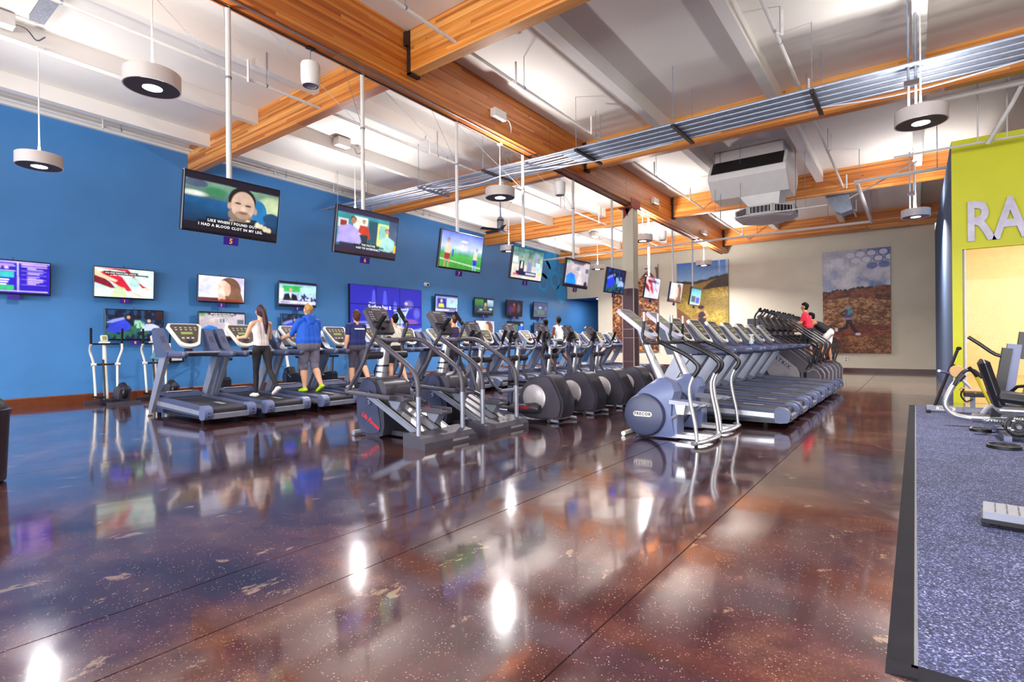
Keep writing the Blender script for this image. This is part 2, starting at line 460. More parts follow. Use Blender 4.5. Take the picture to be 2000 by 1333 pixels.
# back wall with the opening into the corridor in its left corner
AX, AZ = -12.27, 3.32
wb = structure(MB().box(AX, 0.56, B, B + .2, 0, 6.2).box(W, AX, B, B + .2, AZ, 6.2).build('wall_back', BEIGE, smooth=False))
MB().box(W, AX, B + .2, B + 6, AZ, AZ + .1).build('corridor_ceiling', NAVY, wb, smooth=False)
MB().box(AX, AX + .15, B + .2, B + 6, 0, AZ).build('corridor_wall', NAVY, wb, smooth=False)
MB().box(W, AX, B + 6, B + 6.15, 0, AZ).build('corridor_wall', NAVY, wb, smooth=False)
MB().box(AX - .35, AX - .02, B + 1.2, B + 6, 2.75, AZ).build('corridor_soffit', DARKTRIM, wb, smooth=False)
structure(MB().prism([(W, 0), (W + .02, 0), (W + .02, .15), (W + .008, .17), (W, .17)], 'y', -8, B).build('baseboard_left', BROWNTRIM, smooth=False))
structure(MB().box(AX, 0.56, B - .018, B, 0, .13).build('baseboard_back', DARKTRIM, smooth=False))
# court box on the right: yellow front, slate side, big glass pane, bright court inside
YF = 12.93; BH = 4.87
wr = structure(MB().box(0.56, 0.70, YF, B, 0, BH).build('wall_right', SLATE, smooth=False))
wf = structure(MB().box(0.56, 0.705, YF - .02, YF + .0, 0, BH).box(0.705, 9.5, YF - .02, YF + .12, 2.84, BH).build('wall_court', YELLOW, smooth=False))
MB().box(0.70, 9.5, B - .15, B, 0, BH).box(9.35, 9.5, YF + .12, B, 0, BH).box(.70, .74, YF + .12, B - .15, 0, BH).build('court_wall', material('court_white', '#efe6cf', .5, var=.04), wf, smooth=False)
MB().box(0.70, 9.5, YF + .12, B, BH - .1, BH).build('court_ceiling', WHITE, wf, smooth=False)
cf = material('maple_boards', '#dcae5e', .22, var=.16, scale=3, stretch=(9, .6, 1), coat=.5)
MB().box(0.70, 9.35, YF + .0, B - .15, 0, .012).build('court_floor', cf, wf, smooth=False)
for k in range(5):
    MB().box(.76 + k * 1.72, .76 + k * 1.72 + 1.69, YF + .04, YF + .055, .02, 2.82).build('window_pane', GLASS, wf, smooth=False)
    MB().box(.735 + k * 1.72, .76 + k * 1.72, YF + .02, YF + .07, 0, 2.84).build('window_mullion', WHITEMETAL, wf, smooth=False)
dl = thing('downlight', 'small round recessed light in the dark corridor ceiling', 'lamp', (-12.75, B + .9, AZ))
MB().lathe([(.001, -.006), (.07, -.006), (.085, -.003), (.085, 0)], n=20, cap=False).build('lens', LED, dl)
spot_d = bpy.data.lights.new('corridor_light', 'AREA'); spot_d.shape = 'DISK'; spot_d.size = .15; spot_d.energy = 45; spot_o = bpy.data.objects.new('corridor_light', spot_d); COL.objects.link(spot_o); spot_o.parent = dl; spot_o.location = (0, 0, -.02)
area_light('court_light', (4.6, 17.5, BH - .14), (0, 0, -1), 5.5, 7.5, 560, (1.0, .90, .70))
# walls that the photograph only implies
wF = MB()
for x0, x1 in ((W, -13.2), (-8.9, -8.6), (-4.4, -4.1), (.1, .4), (4.6, 4.9), (9.1, 9.5)): wF.box(x0, x1, -8.2, -8, 0, 6.3)
wF.box(W, 9.5, -8.2, -8, 0, .5).box(W, 9.5, -8.2, -8, 4.1, 6.3)
structure(wF.build('wall_front', BEIGE, smooth=False))
structure(MB().box(9.5, 9.7, -8, B, 0, 6.3).build('wall_side', BEIGE, smooth=False))

# ceiling deck (falls slightly to the back), white purlins
ce = structure(MB().prism([(-8.2, roof(-8.2)), (B + .2, roof(B + .2)), (B + .2, roof(B + .2) + .2), (-8.2, roof(-8.2) + .2)], 'x', W - .25, 9.7).build('ceiling', WHITE, smooth=False))
BEAM_Y = [0.1, 5.68, 11.15, 16.8, 22.5]
edges = [-8] + BEAM_Y + [B]
for a in range(len(edges) - 1):
    y0 = edges[a] + (.09 if a else 0); y1 = edges[a + 1] - (.09 if a < len(edges) - 2 else 0)
    for px in (-12.9, -10.75, -8.6, -4.2, -2.05, 0.08, 2.2, 4.3, 6.4):
        MB().prism([(y0, roof(y0) - .28), (y1, roof(y1) - .28), (y1, roof(y1)), (y0, roof(y0))], 'x', px - .085, px + .085).build('purlin', WHITE, ce, smooth=False)
    MB().prism([(y0, roof(y0) - .2), (y1, roof(y1) - .2), (y1, roof(y1)), (y0, roof(y0))], 'x', W, W + .09).build('ledger', WHITE, ce, smooth=False)
names = ['first', 'second', 'third', 'fourth', 'fifth']
where_l = ['above the front of the gym by the camera', 'end on the blue wall above the near hanging television', 'behind the cable tray, reaching the blue wall', 'reaching the blue wall right of the ceiling fan', 'along the back wall, over the painted rings']
where_r = ['behind the camera on the right', 'nearest one at the top centre, in a dark steel hanger', 'running behind the cable tray to the upper right', 'behind the white ventilation box, reaching the yellow wall', 'against the back wall above the big hill banners']
for k, y in enumerate(BEAM_Y):
    z1 = roof(y) ; z0 = z1 - .64
    for side, x0, x1, wh in (('l', W, -6.52, where_l[k]), ('r', -6.18, 9.5 if k < 3 else 9.3, where_r[k])):
        o = MB().prism([(y - .09, z0), (y + .09, z0), (y + .09, roof(y + .09)), (y - .09, roof(y - .09))], 'x', x0, x1).build('timber_beam', WOOD_X, smooth=False)
        tag(o, 'orange laminated cross beam ' + wh, 'beam', 'timber roof beams')
gy0, gy1 = -8, B - .02
g = thing('timber_girder', 'deep orange laminated main girder running from the top left to the back wall', 'beam')
for y0, y1 in ((gy0, 9.6), (9.606, 13.35), (13.356, gy1)):
    MB().prism([(y0, roof(y0) - .84), (y1, roof(y1) - .84), (y1, roof(y1)), (y0, roof(y0))], 'x', -6.51, -6.19).build('girder_length', WOOD_Y, g, smooth=False)
for y in BEAM_Y:
    for s, xa, xb in ((1, -6.19, -6.12), (-1, -6.58, -6.51)):
        h = MB(); zr = roof(y)
        h.box(xa, xb, y - .105, y - .09, zr - .68, zr - .01).box(xa, xb, y + .09, y + .105, zr - .68, zr - .01).box(xa, xb + (.0), y - .105, y + .105, zr - .68, zr - .655)
        h.box(min(xa, xb), max(xa, xb), y - .17, y - .105, zr - .26, zr - .05)
        h.build('beam_hanger', DARKSTEEL, g, smooth=False)
for zr, yy in ((-.80, 0), (-.86, 0)):
    MB().tube([(-6.28 if zr == -.80 else -6.44, gy0, roof(gy0) - .856), (-6.28 if zr == -.80 else -6.44, gy1, roof(gy1) - .856)], .012, 6).build('conduit', STEEL if zr == -.80 else DARKSTEEL, g)
# column
c = thing('column', 'square column under the girder, beige above and brown tiles with pale joints below', 'column', (-6.36, 13.95, 0))
MB().box(-.16, .16, -.16, .16, 2.66, 4.86).build('upper_shaft', BEIGE, c, smooth=False)
MB().box(-.155, .155, -.155, .155, 0, 2.66).build('core', GROUT, c, smooth=False)
for z0, z1 in ((0.02, .62), (.63, 1.27), (1.285, 1.515), (1.53, 2.65)):
    for ax in range(4):
        t = MB().box(-.15, .15, -.172, -.155, z0, z1); t.move(Matrix.Rotation(ax * PI / 2, 4, 'Z')); t.build('tile', COLTILE, c, smooth=False)
mb = MB()
for sx in (-1, 1):
    for sy in (-1, 1): mb.box(min(sx * .153, sx * .174), max(sx * .153, sx * .174), min(sy * .153, sy * .174), max(sy * .153, sy * .174), 0, 2.66)
mb.build('corner_strip', GROUT, c, smooth=False)
MB().box(-.2, .2, -.3, .3, 4.86, 4.9).prism([(-.12, 4.6), (.12, 4.86), (-.12, 4.86)], 'y', -.175, -.16).prism([(-.3, 4.9), (.3, 4.9), (.3, 5.14), (-.3, 5.14)], 'x', .165, .18).prism([(0, 4.66), (.06, 4.86), (-.06, 4.86)], 'y', -.175, -.16).build('saddle_plate', REDSTEEL, c, smooth=False)

# rubber mat on the right
mt = thing('rubber_mat', 'speckled blue grey rubber floor mat with dark edging, under the strength machines', 'floor mat')
MB().box(0.0, 9.45, 2.42, 11.8, 0.0, .014).build('mat_field', MAT_RUBBER, mt, smooth=False)
MB().prism([(-.095, 0.0), (0.0, 0.0), (0.0, .0135), (-.02, .0135)], 'y', 2.33, 11.9).prism([(2.33, 0.0), (2.42, 0.0), (2.42, .0135), (2.40, .0135)], 'x', -.095, 9.45).prism([(11.8, 0), (11.9, 0), (11.8, .0135)], 'x', -.095, 9.45).build('bevel_edge', BLACKRUBBER, mt, smooth=False)
MB().box(-.012, .0, 2.42, 11.8, .0135, .015).build('edge_line', material('edge_strip', '#63666a', .6), mt, smooth=False)
# ------------------------------------------------------------------ pendant lamps
lamp_where = ['large, hanging top left of the girder', 'at the far left in front of the blue wall', 'under the girder, in front of the fan', 'large, hanging at the upper right over the mat', 'in front of the slate wall beside the yellow wall',
              'half hidden behind the column', 'in front of the blue sky of the hill banner', 'in front of the beige wall left of the column', 'behind the second hanging television', 'behind the fourth hanging television',
              'above the camera', 'over the mat outside the right edge']
def spot(name, loc, direction, power, size, parent, color, spread=PI):
    d = bpy.data.lights.new(name, 'AREA'); d.shape = 'DISK'; d.size = size; d.energy = power; d.color = color; d.spread = spread
    o = bpy.data.objects.new(name, d); COL.objects.link(o); o.location = loc; o.parent = parent
    o.rotation_euler = Vector(direction).to_track_quat('-Z', 'Y').to_euler()
    return o
drum = MB().lathe([(.275, 0.002), (.29, 0.0), (.29, .175), (.283, .18), (.12, .182), (.12, .10)], n=40, cap=False).mesh('drum', material('drum_paint', '#cfc6c2', .4, .1, var=.03))
plate = MB().lathe([(.10, .0015), (.275, .0015)], n=40, cap=False).mesh('drum_base', material('drum_underside', '#3a3038', .6, var=.05))
lens = MB().lathe([(.001, .006), (.10, .006), (.10, .0)][::-1], n=24, cap=False).mesh('lens', LED)
upl = MB().lathe([(.001, .12), (.118, .12)], n=24, cap=False).mesh('uplight', GLOW)
for i, (x, y, z) in enumerate(LAMPS):
    t = thing('pendant_lamp', 'round white drum pendant lamp ' + lamp_where[i], 'lamp', (x, y, z), group='pendant drum lamps')
    for nm, me in (('drum', drum), ('drum_base', plate), ('lens', lens), ('uplight', upl)): link(nm, me, t)
    top = roof(y) - z - (.84 if -6.9 < x < -5.9 else (.27 if x < -10 or x > 0 else 0))
    MB().tube([(0, 0, .15), (0, 0, .24), (0, 0, .34), (0, 0, top)], [.03, .018, .011, .009], 8).build('stem', WHITEMETAL, t)
    MB().lathe([(.05, top - .03), (.06, top - .015), (.06, top)], n=16).build('ceiling_rose', WHITEMETAL, t)
    k_ = .75 if y < 5 and x < -3 else (1.0 if y < 12 and x < -3 else (1.2 if y < 12 else 2.0)); u_ = (.5 if y < 5 else k_) if x < -3 else .65
    spot('lamp_down', (0, 0, -.01), (0, 0, -1), LAMP_DOWN * k_, .13, t, (1.0, .96, .97), 2.6)
    spot('lamp_up', (0, 0, .19), (0, 0, 1), LAMP_UP * u_, .24, t, (1.0, .965, .93))
# ------------------------------------------------------------------ pipes, tray, ventilation, speakers, fan
def pipe_y(x, y0, y1, drop, r, hang, label, sprinklers=True):
    t = thing('sprinkler_pipe', label, 'pipe', group='white sprinkler pipes')
    MB().tube([(x, y0, roof(y0) - drop), (x, y1, roof(y1) - drop)], r, 8).build('pipe_run', PIPEWHITE, t)
    for y in hang:
        z = roof(y) - drop
        MB().tube([(x + .09, y, z - .1), (x + .09, y, z + .26)], .018, 6).tube([(x, y + .02, z), (x + .05, y + .02, z - .05), (x + .09, y, z - .06)], .012, 6).build('sprinkler_drop', PIPEWHITE, t)
        MB().tube([(x, y + .35, z), (x, y + .35, roof(y + .35))], .006, 6).build('hanger_rod', STEEL, t)
        MB().lathe([(r + .006, -.012), (r + .006, .012)], (x, y + .35, z), 10, 'y').build('clamp', STEEL, t)
    return t
pipe_y(-5.18, -6, B - .05, .52, .024, [1.2, 4.3, 6.9, 9.4, 12.6, 15.2, 18.2, 21.0], 'white sprinkler pipe right of the main girder')
pipe_y(-8.5, -6, 21.6, .56, .026, [1.6, 4.25, 8.2, 10.8, 13.6, 16.0, 19.0], 'white sprinkler pipe left of the main girder')
pipe_y(-13.72, -6, B - .05, .16, .03, [3.8, 7.6, 9.4, 13.0, 17.5, 20.0], 'white sprinkler pipe along the top of the blue wall')
pipe_y(-1.5, -6, 20.6, .52, .026, [4.0, 8.0, 10.3, 13.2, 16.5, 19.4], 'white sprinkler pipe above the treadmills on the right')
t = thing('sprinkler_pipe', 'thick main pipe crossing before the back wall, stepping forward on the right', 'pipe', group='white sprinkler pipes')
MB().tube([(-13.9, 19.72, 4.80), (-1.05, 19.72, 4.80)], .038, 10).build('pipe_run', PIPEWHITE, t)
MB().tube([(-1.05, 19.76, 4.80), (-1.05, 14.6, 4.80)], .045, 10).build('pipe_run', PIPEWHITE, t)
MB().tube([(-1.09, 14.6, 4.82), (9.4, 14.5, 4.82)], .038, 10).build('pipe_run', PIPEWHITE, t)
for x in (-12.5, -9.4, -7.2, -4.3, -2.2): MB().tube([(x, 19.72, 4.80), (x, 19.72, roof(19.72))], .008, 6).build('hanger_rod', STEEL, t)
for y in (19.6, 15.4): MB().tube([(-1.05, y, 4.80), (-1.05, y, roof(y))], .008, 6).build('hanger_rod', STEEL, t)
for x in (.4, 2.4, 5): MB().tube([(x, 14.56, 4.82), (x, 14.56, roof(14.56))], .008, 6).build('hanger_rod', STEEL, t)
t = thing('sprinkler_pipe', 'white pipe below the cable tray at the upper right corner', 'pipe', group='white sprinkler pipes')
MB().tube([(-.1, 11.75, 5.3), (9.4, 11.75, 5.3)], .055, 10).build('pipe_run', PIPEWHITE, t)
MB().tube([(1.25, 11.75, 5.3), (1.25, 11.75, roof(11.75))], .014, 6).build('hanger_rod', PIPEWHITE, t)
t = thing('sprinkler_pipe', 'slim pipe rising to the right in front of the yellow wall top', 'pipe', group='white sprinkler pipes')
MB().tube([(-.3, 12.4, 4.62), (5, 12.4, 4.62)], .02, 8).build('pipe_run', PIPEWHITE, t)
MB().tube([(1.02, 12.3, 4.55), (1.3, 11.95, 5.05), (1.6, 11.6, 5.7)], .034, 8).build('brace_pipe', PIPEWHITE, t)
for x in (.9, 1.28): MB().tube([(x, 12.4, 4.62), (x, 12.4, roof(12.4))], .012, 6).build('hanger_rod', PIPEWHITE, t)
MB().tube([(-1.3, 15.9, 4.75), (.05, 14.2, 4.95)], .018, 6).build('brace_pipe', PIPEWHITE, t)
t = thing('electrical_conduit', 'thin white conduit under the ceiling left of the girder, feeding the lamps', 'conduit')
MB().tube([(-10.64, -6, roof(-6) - .30), (-10.64, 22.4, roof(22.4) - .30)], .012, 6).build('conduit_run', PIPEWHITE, t)
for y in (2.18, 8.0, 14.1, 20.25): MB().cbox(-10.68, -10.60, y - .05, y + .05, roof(y) - .335, roof(y) - .285, .008).build('junction_box', WHITEMETAL, t, smooth=False)
# two upright white conduits with the right hand lamps
for k, (x, y) in enumerate(((0.0, 9.12), (-0.03, 16.36))):
    c_ = thing('conduit_pair', ['pair of bright vertical conduits above the upper right pendant lamp', 'pair of vertical conduits above the pendant lamp by the yellow wall'][k], 'conduit', (x, y, 0))
    zb = 4.3 if k == 0 else 4.35
    for dx in (-.05, .03): MB().tube([(dx, 0, zb), (dx, 0, roof(y))], .016, 8).build('conduit', STEEL, c_)
    MB().box(-.1, .09, -.03, .03, zb + .35, zb + .42).build('clamp', DARKSTEEL, c_, smooth=False)

# cable tray with a flat bundle of steel conduits
t = thing('cable_tray', 'long galvanised conduit bundle on struts, crossing under the roof from left to right', 'cable tray')
zt = 4.92
for k in range(13):
    y = 9.02 + k * .066
    x0 = -5.6 if k % 2 else -13.3 + (k % 5) * .1
    zz = zt + .02 + (k % 3) * .006
    MB().tube([(x0, y - (0.28 if x0 < -10 else 0), zz), (-6.0 if x0 < -10 else x0 + .01, y, zz), (9.4, y + .18, zz)], .024, 8).build('conduit', STEEL, t)
MB().tube(cr([(-9.4, 9.0, zt - .03), (-8.2, 9.35, zt - .07), (-7.0, 9.3, zt - .05), (-5.2, 9.72, zt - .05), (-3.6, 9.86, zt)], 5), .012, 6).build('loose_cable', material('white_cable', '#d8dce6', .4), t)
MB().tube(cr([(-1.2, 9.75, zt - .03), (-.2, 9.9, zt - .06), (.8, 9.8, zt - .05), (2.2, 9.6, zt)], 5), .012, 6).build('loose_cable', material('grey_cable', '#b8bcc8', .4), t)
for x in (-12.6, -9.4, -7.4, -5.2, -3.3, -1.2, 1.3, 4.2):
    o = -.14 if x < -6 else (.03 + .012 * (x + 6))
    MB().box(x - .03, x + .03, 8.92 + o, 9.98 + o, zt - .05, zt - .005).build('strut', DARKSTEEL if x > -8 else STEEL, t, smooth=False)
    for yy in (8.95 + o, 9.95 + o): MB().tube([(x, yy, zt - .06), (x, yy, roof(yy))], .006, 6).build('hanger_rod', STEEL, t)

# roof ventilation unit and its eight sided diffuser
t = thing('ventilation_unit', 'white roof ventilation box with a slatted eight-sided air diffuser below', 'air vent')
prof = [(13.58, 5.56), (13.32, 5.20), (13.32, 5.06), (13.72, 4.68), (14.5, 4.68), (14.88, 5.06), (14.88, 5.20), (14.62, 5.56)]
MB().prism(prof, 'x', -4.02, -2.3).build('body', WHITEMETAL, t, smooth=False)
MB().prism([(13.55, 5.545), (13.312, 5.215), (13.33, 5.215), (13.57, 5.545)], 'x', -3.95, -2.36).build('louvre', DARKSTEEL, t, smooth=False)
MB().box(-3.95, -2.4, 13.62, 14.6, 5.5, roof(14.7)).build('curb', WHITEMETAL, t, smooth=False)
MB().add([(-3.4, 13.75, 4.68), (-2.5, 13.75, 4.68), (-2.5, 14.45, 4.68), (-3.4, 14.45, 4.68), (-3.15, 13.85, 4.34), (-2.55, 13.85, 4.34), (-2.55, 14.35, 4.34), (-3.15, 14.35, 4.34)],
         [(0, 1, 5, 4), (1, 2, 6, 5), (2, 3, 7, 6), (3, 0, 4, 7)]).build('neck', WHITEMETAL, t, smooth=False)
dc = (-2.86, 14.05)
def octo(r, z): return [(dc[0] + r * math.cos(PI / 8 + k * PI / 4), dc[1] + r * math.sin(PI / 8 + k * PI / 4), z) for k in range(8)]
MB().loft([octo(.55, 4.36), octo(.70, 4.34), octo(.70, 4.14), octo(.62, 4.09), octo(.2, 4.03)]).build('diffuser', material('diffuser_paint', '#b7b2b4', .45, var=.04), t, smooth=False)
for k in range(8):
    a = k * PI / 4 + PI / 4; ap = .70 * math.cos(PI / 8)
    Mt = Matrix.Translation((dc[0], dc[1], 4.24)) @ Matrix.Rotation(a, 4, 'Z')
    MB().box(ap, ap + .004, -.22, .22, -.075, .075).move(Mt).build('grille_recess', BLACK, t, smooth=False)
    MB().box(ap, ap + .012, -.24, .24, .075, .09).box(ap, ap + .012, -.24, .24, -.09, -.075).box(ap, ap + .012, -.24, -.22, -.09, .09).box(ap, ap + .012, .22, .24, -.09, .09).move(Mt).build('grille_frame', WHITEMETAL, t, smooth=False)
    for j in range(5):
        MB().box(ap, ap + .01, -.185 + j * .085, -.155 + j * .085, -.075, .075).move(Mt).build('vane', material('vane_paint', '#8d888c', .5) if (k, j) == (0, 0) else bpy.data.materials['vane_paint'], t, smooth=False)
for x, y in ((-3.9, 13.5), (-3.8, 13.6), (-2.2, 13.9), (-2.0, 13.9), (-3.3, 13.45), (-2.3, 14.6)):
    MB().tube([(x, y, 4.2), (x, y, roof(y))], .005, 5).build('hanger_rod', STEEL, t)
MB().tube([(-3.45, 13.4, 4.12), (-1.5, 13.4, 4.12)], .014, 6).build('support_bar', PIPEWHITE, t)
t = MB().prism([(-2.25, roof(17.4)), (-1.5, roof(17.4)), (-1.35, 4.75), (-1.6, 4.68), (-1.75, 4.75)], 'y', 17.3, 17.8).build('sheet_metal_duct', STEEL, smooth=False)
tag(t, 'grey tapered sheet metal duct hanging behind the ventilation diffuser', 'duct')

# loudspeakers under the girder
spk = [(4.1, 'nearest, beside the large top left lamp'), (10.4, 'below the cable tray'), (16.6, 'right of the column near the back')]
for k, (y, wh) in enumerate(spk):
    zt_ = roof(y) - .84
    s_ = thing('loudspeaker', 'white cylindrical hanging loudspeaker ' + wh, 'speaker', (-6.45, y, zt_ - .52), group='hanging white loudspeakers')
    MB().lathe([(.075, .01), (.10, .0), (.115, .03), (.125, .1), (.125, .27), (.115, .30), (.02, .305), (.001, .31)], n=28, cap=False).build('case', WHITEMETAL, s_)
    MB().lathe([(.001, .012), (.08, .012), (.105, .002)], n=28, cap=False).build('grille', material('speaker_grille', '#8a8a94', .5, var=.2, scale=120) if k == 0 else bpy.data.materials['speaker_grille'], s_)
    MB().lathe([(.08, .004), (.088, -.002), (.1, .002)], n=28, cap=False).build('grille_ring', CHARCOAL, s_)
    MB().tube([(0, 0, .3), (0, 0, .52)], .006, 6).build('hanging_rod', STEEL, s_)
    MB().box(-.04, .04, -.05, .05, .5, .52).build('bracket', DARKSTEEL, s_, smooth=False)
# white ballast boxes with a cable to the lamp
for k, (x, y, z, wh) in enumerate(((-6.15, 7.75, roof(7.75) - .62, 'on the side of the girder in the middle'), (-6.15, 15.2, roof(15.2) - .55, 'on the girder right of the column'), (-6.15, 19.8, roof(19.8) - .66, 'on the far end of the girder'),
                               (-10.54, 7.5, roof(7.5) - .205, 'under the ceiling above the second television'), (-10.54, 1.7, roof(1.7) - .205, 'under the ceiling at the top left edge'), (-10.54, 19.7, roof(19.7) - .205, 'under the ceiling over the painted rings'))):
    b_ = thing('ballast_box', 'small white lamp ballast box ' + wh, 'electrical box', (x, y, z), group='lamp ballast boxes')
    MB().cbox(-.035 if k < 3 else -.1, .085 if k < 3 else .1, -.17, .17, 0, .16 if k < 3 else .19, .006).build('case', WHITEMETAL, b_, smooth=False)
    MB().tube(cr([(.03, .17, .06), (.04, .3, .05), (0, .42, -.05), (-.1, .5, -.16) if k < 3 else (.1, .5, .0)], 4), .01, 6).build('cable', CHARCOAL if k >= 3 else PIPEWHITE, b_)
# ceiling fan
t = thing('ceiling_fan', 'dark bladed ceiling fan with a silver motor on a long rod', 'fan', (-9.6, 12.2, 4.42))
MB().lathe([(.03, .42), (.085, .38), (.1, .34), (.1, .06), (.07, .02), (.0001, .0)][::-1], n=24, cap=False).build('motor', STEEL, t)
MB().lathe([(.104, .28), (.104, .32)], n=24).build('motor_band', DARKSTEEL, t)
MB().tube([(0, 0, .4), (0, 0, roof(12.2) - 4.42)], .022, 8).build('rod', STEEL, t)
for k in range(5):
    MB().box(.06, .62, -.07, .07, .03, .04, rot=Matrix.Rotation(.25, 3, 'X')).move(Matrix.Rotation(k * 2 * PI / 5 + .5, 4, 'Z')).build('blade', DARKSTEEL, t, smooth=False)
for a in (0, 2.1, 4.2): MB().tube([(.03 * math.cos(a), .03 * math.sin(a), .42), (1.1 * math.cos(a), 1.1 * math.sin(a), roof(12.2) - 4.44)], .003, 4).build('stay_wire', STEEL, t)
t = MB().box(-10.35, -9.1, 2.0, 2.17, roof(2.1) - .06, roof(2.1) - .005).build('ceiling_grille', material('grey_grille', '#8c909c', .5, var=.2, scale=30), smooth=False)
tag(t, 'narrow grey strip grille on the ceiling at the top left', 'vent')
# security camera on the blue wall
t = thing('security_camera', 'small white round security camera on the blue wall', 'camera', (W, 13.4, 3.28))
MB().lathe([(.07, 0), (.07, .03), (.03, .05), (.03, .09)], n=16, axis='x').build('mount', WHITEMETAL, t)
MB().ell((.13, 0, -.02), (.07, .07, .07)).build('dome', WHITEMETAL, t)
MB().ell((.165, -.02, -.03), (.04, .045, .045)).build('lens', BLACK, t)
# ------------------------------------------------------------------ pictures (painted on fine grids) for screens and banners
class Canvas:
    def __init__(self, w, h, ss=2):
        self.w, self.h, self.ss = w, h, ss
        gx, gy = np.meshgrid((np.arange(w * ss) + .5) / (w * ss), (np.arange(h * ss) + .5) / (h * ss))
        self.X, self.Y = gx, gy; self.a = np.zeros((h * ss, w * ss, 3)); self.rs = np.random.RandomState(3)
    def put(self, m, c, al=1.0):
        c = np.array(lin(c)); m = (m.astype(float) * al)[..., None]; self.a = self.a * (1 - m) + c * m; return self
    def fill(self, c): return self.put(np.ones_like(self.X), c)
    def grad(self, c0, c1, y0=0, y1=1, axis='y', region=None):
        t = np.clip(((self.Y if axis == 'y' else self.X) - y0) / (y1 - y0), 0, 1)[..., None]
        g = np.array(lin(c0)) * (1 - t) + np.array(lin(c1)) * t
        m = np.ones_like(self.X, bool) if region is None else region
        self.a[m] = g[m]; return self
    def rect(self, x0, y0, x1, y1, c, al=1.0): return self.put((self.X > x0) & (self.X < x1) & (self.Y > y0) & (self.Y < y1), c, al)
    def ell(self, cx, cy, rx, ry, c, al=1.0, rot=0.0, soft=0.0):
        dx, dy = self.X - cx, (self.Y - cy); ca, sa = math.cos(rot), math.sin(rot); k = self.h / self.w
        u = (dx * ca + dy * k * sa) / rx; v = (-dx / k * sa + dy * ca) / ry; d = u * u + v * v
        return self.put(np.clip((1 - d) / soft, 0, 1) if soft else d < 1, c, al)
    def ringe(self, cx, cy, rx, ry, c, w=.75, al=1.0):
        d = ((self.X - cx) / rx) ** 2 + ((self.Y - cy) / ry) ** 2; return self.put((d < 1) & (d > w * w), c, al)
    def poly(self, pts, c, al=1.0):
        m = np.zeros_like(self.X, bool); n = len(pts)
        for i in range(n):
            (x0, y0), (x1, y1) = pts[i], pts[(i + 1) % n]
            if y0 == y1: continue
            cr_ = ((y0 > self.Y) != (y1 > self.Y)) & (self.X < (x1 - x0) * (self.Y - y0) / (y1 - y0) + x0); m ^= cr_
        return self.put(m, c, al)
    def line(self, pts, wd, c, al=1.0):
        k = self.h / self.w; m = np.zeros_like(self.X, bool)
        for (x0, y0), (x1, y1) in zip(pts[:-1], pts[1:]):
            dx, dy = x1 - x0, (y1 - y0) * k; L2 = dx * dx + dy * dy + 1e-9
            t = np.clip(((self.X - x0) * dx + (self.Y - y0) * k * dy) / L2, 0, 1)
            m |= (self.X - x0 - t * dx) ** 2 + ((self.Y - y0) * k - t * dy) ** 2 < (wd / 2) ** 2
        return self.put(m, c, al)
    def fnoise(self, nx, ny):
        g = self.rs.rand(ny + 2, nx + 2); fx = self.X * nx; fy = self.Y / max(1.0, self.Y.max()) * ny; ix = fx.astype(int); iy = fy.astype(int); tx = fx - ix; ty = fy - iy
        tx = tx * tx * (3 - 2 * tx); ty = ty * ty * (3 - 2 * ty)
        return (g[iy, ix] * (1 - tx) + g[iy, ix + 1] * tx) * (1 - ty) + (g[iy + 1, ix] * (1 - tx) + g[iy + 1, ix + 1] * tx) * ty
    def tex(self, region, amount, nx, ny):
        n = self.fnoise(nx, ny) * .6 + self.fnoise(nx * 2, ny * 2) * .4
        self.a = np.where(region[..., None], self.a * (1 + amount * (n[..., None] - .5) * 2), self.a); self.a = np.clip(self.a, 0, 1); return self
    def face(self, cx, cy, s, skin='#c99a7c', hair='#2c1c18', longhair=False):
        if longhair: self.ell(cx + .1 * s, cy + .15 * s, .75 * s, 1.5 * s, hair)
        self.ell(cx, cy - .28 * s, .62 * s, .95 * s, hair); self.ell(cx, cy + .1 * s, .5 * s, .95 * s, skin)
        self.ell(cx - .2 * s, cy, .1 * s, .09 * s, hair); self.ell(cx + .2 * s, cy, .1 * s, .09 * s, hair); self.ell(cx, cy + .55 * s, .17 * s, .1 * s, '#8a4a44'); return self
    def out(self, soft=1):
        a = self.a.reshape(self.h, self.ss, self.w, self.ss, 3).mean(axis=(1, 3))
        for _ in range(soft):
            p = np.pad(a, ((1, 1), (1, 1), (0, 0)), 'edge'); a = .4 * a + .15 * (p[:-2, 1:-1] + p[2:, 1:-1] + p[1:-1, :-2] + p[1:-1, 2:])
        return a
    def mottle(self, am=.34):
        n = self.fnoise(7, 5) * .5 + self.fnoise(18, 12) * .3 + self.fnoise(40, 28) * .2
        self.a = np.clip(self.a * (1 + am * 2 * (n[..., None] - .5)), 0, 1); return self

def picture(name, cv, y0, y1, z0, z1, mat, parent, depth_fn):
    """grid of painted points; depth_fn(u, v) gives the 3D point for u to the right, v down"""
    a = cv.out(); h, w = a.shape[:2]
    vs = [depth_fn(i / (w - 1), j / (h - 1)) for j in range(h) for i in range(w)]
    fs = [(j * w + i, (j + 1) * w + i, (j + 1) * w + i + 1, j * w + i + 1) for j in range(h - 1) for i in range(w - 1)]
    me = bpy.data.meshes.new(name); me.from_pydata(vs, [], fs); me.materials.append(mat)
    at = me.color_attributes.new('paint', 'FLOAT_COLOR', 'POINT')
    col = np.ones((h * w, 4), np.float32); col[:, :3] = a.reshape(-1, 3); at.data.foreach_set('color', col.ravel())
    me.polygons.foreach_set('use_smooth', [True] * len(fs)); me.update()
    return link(name, me, parent)

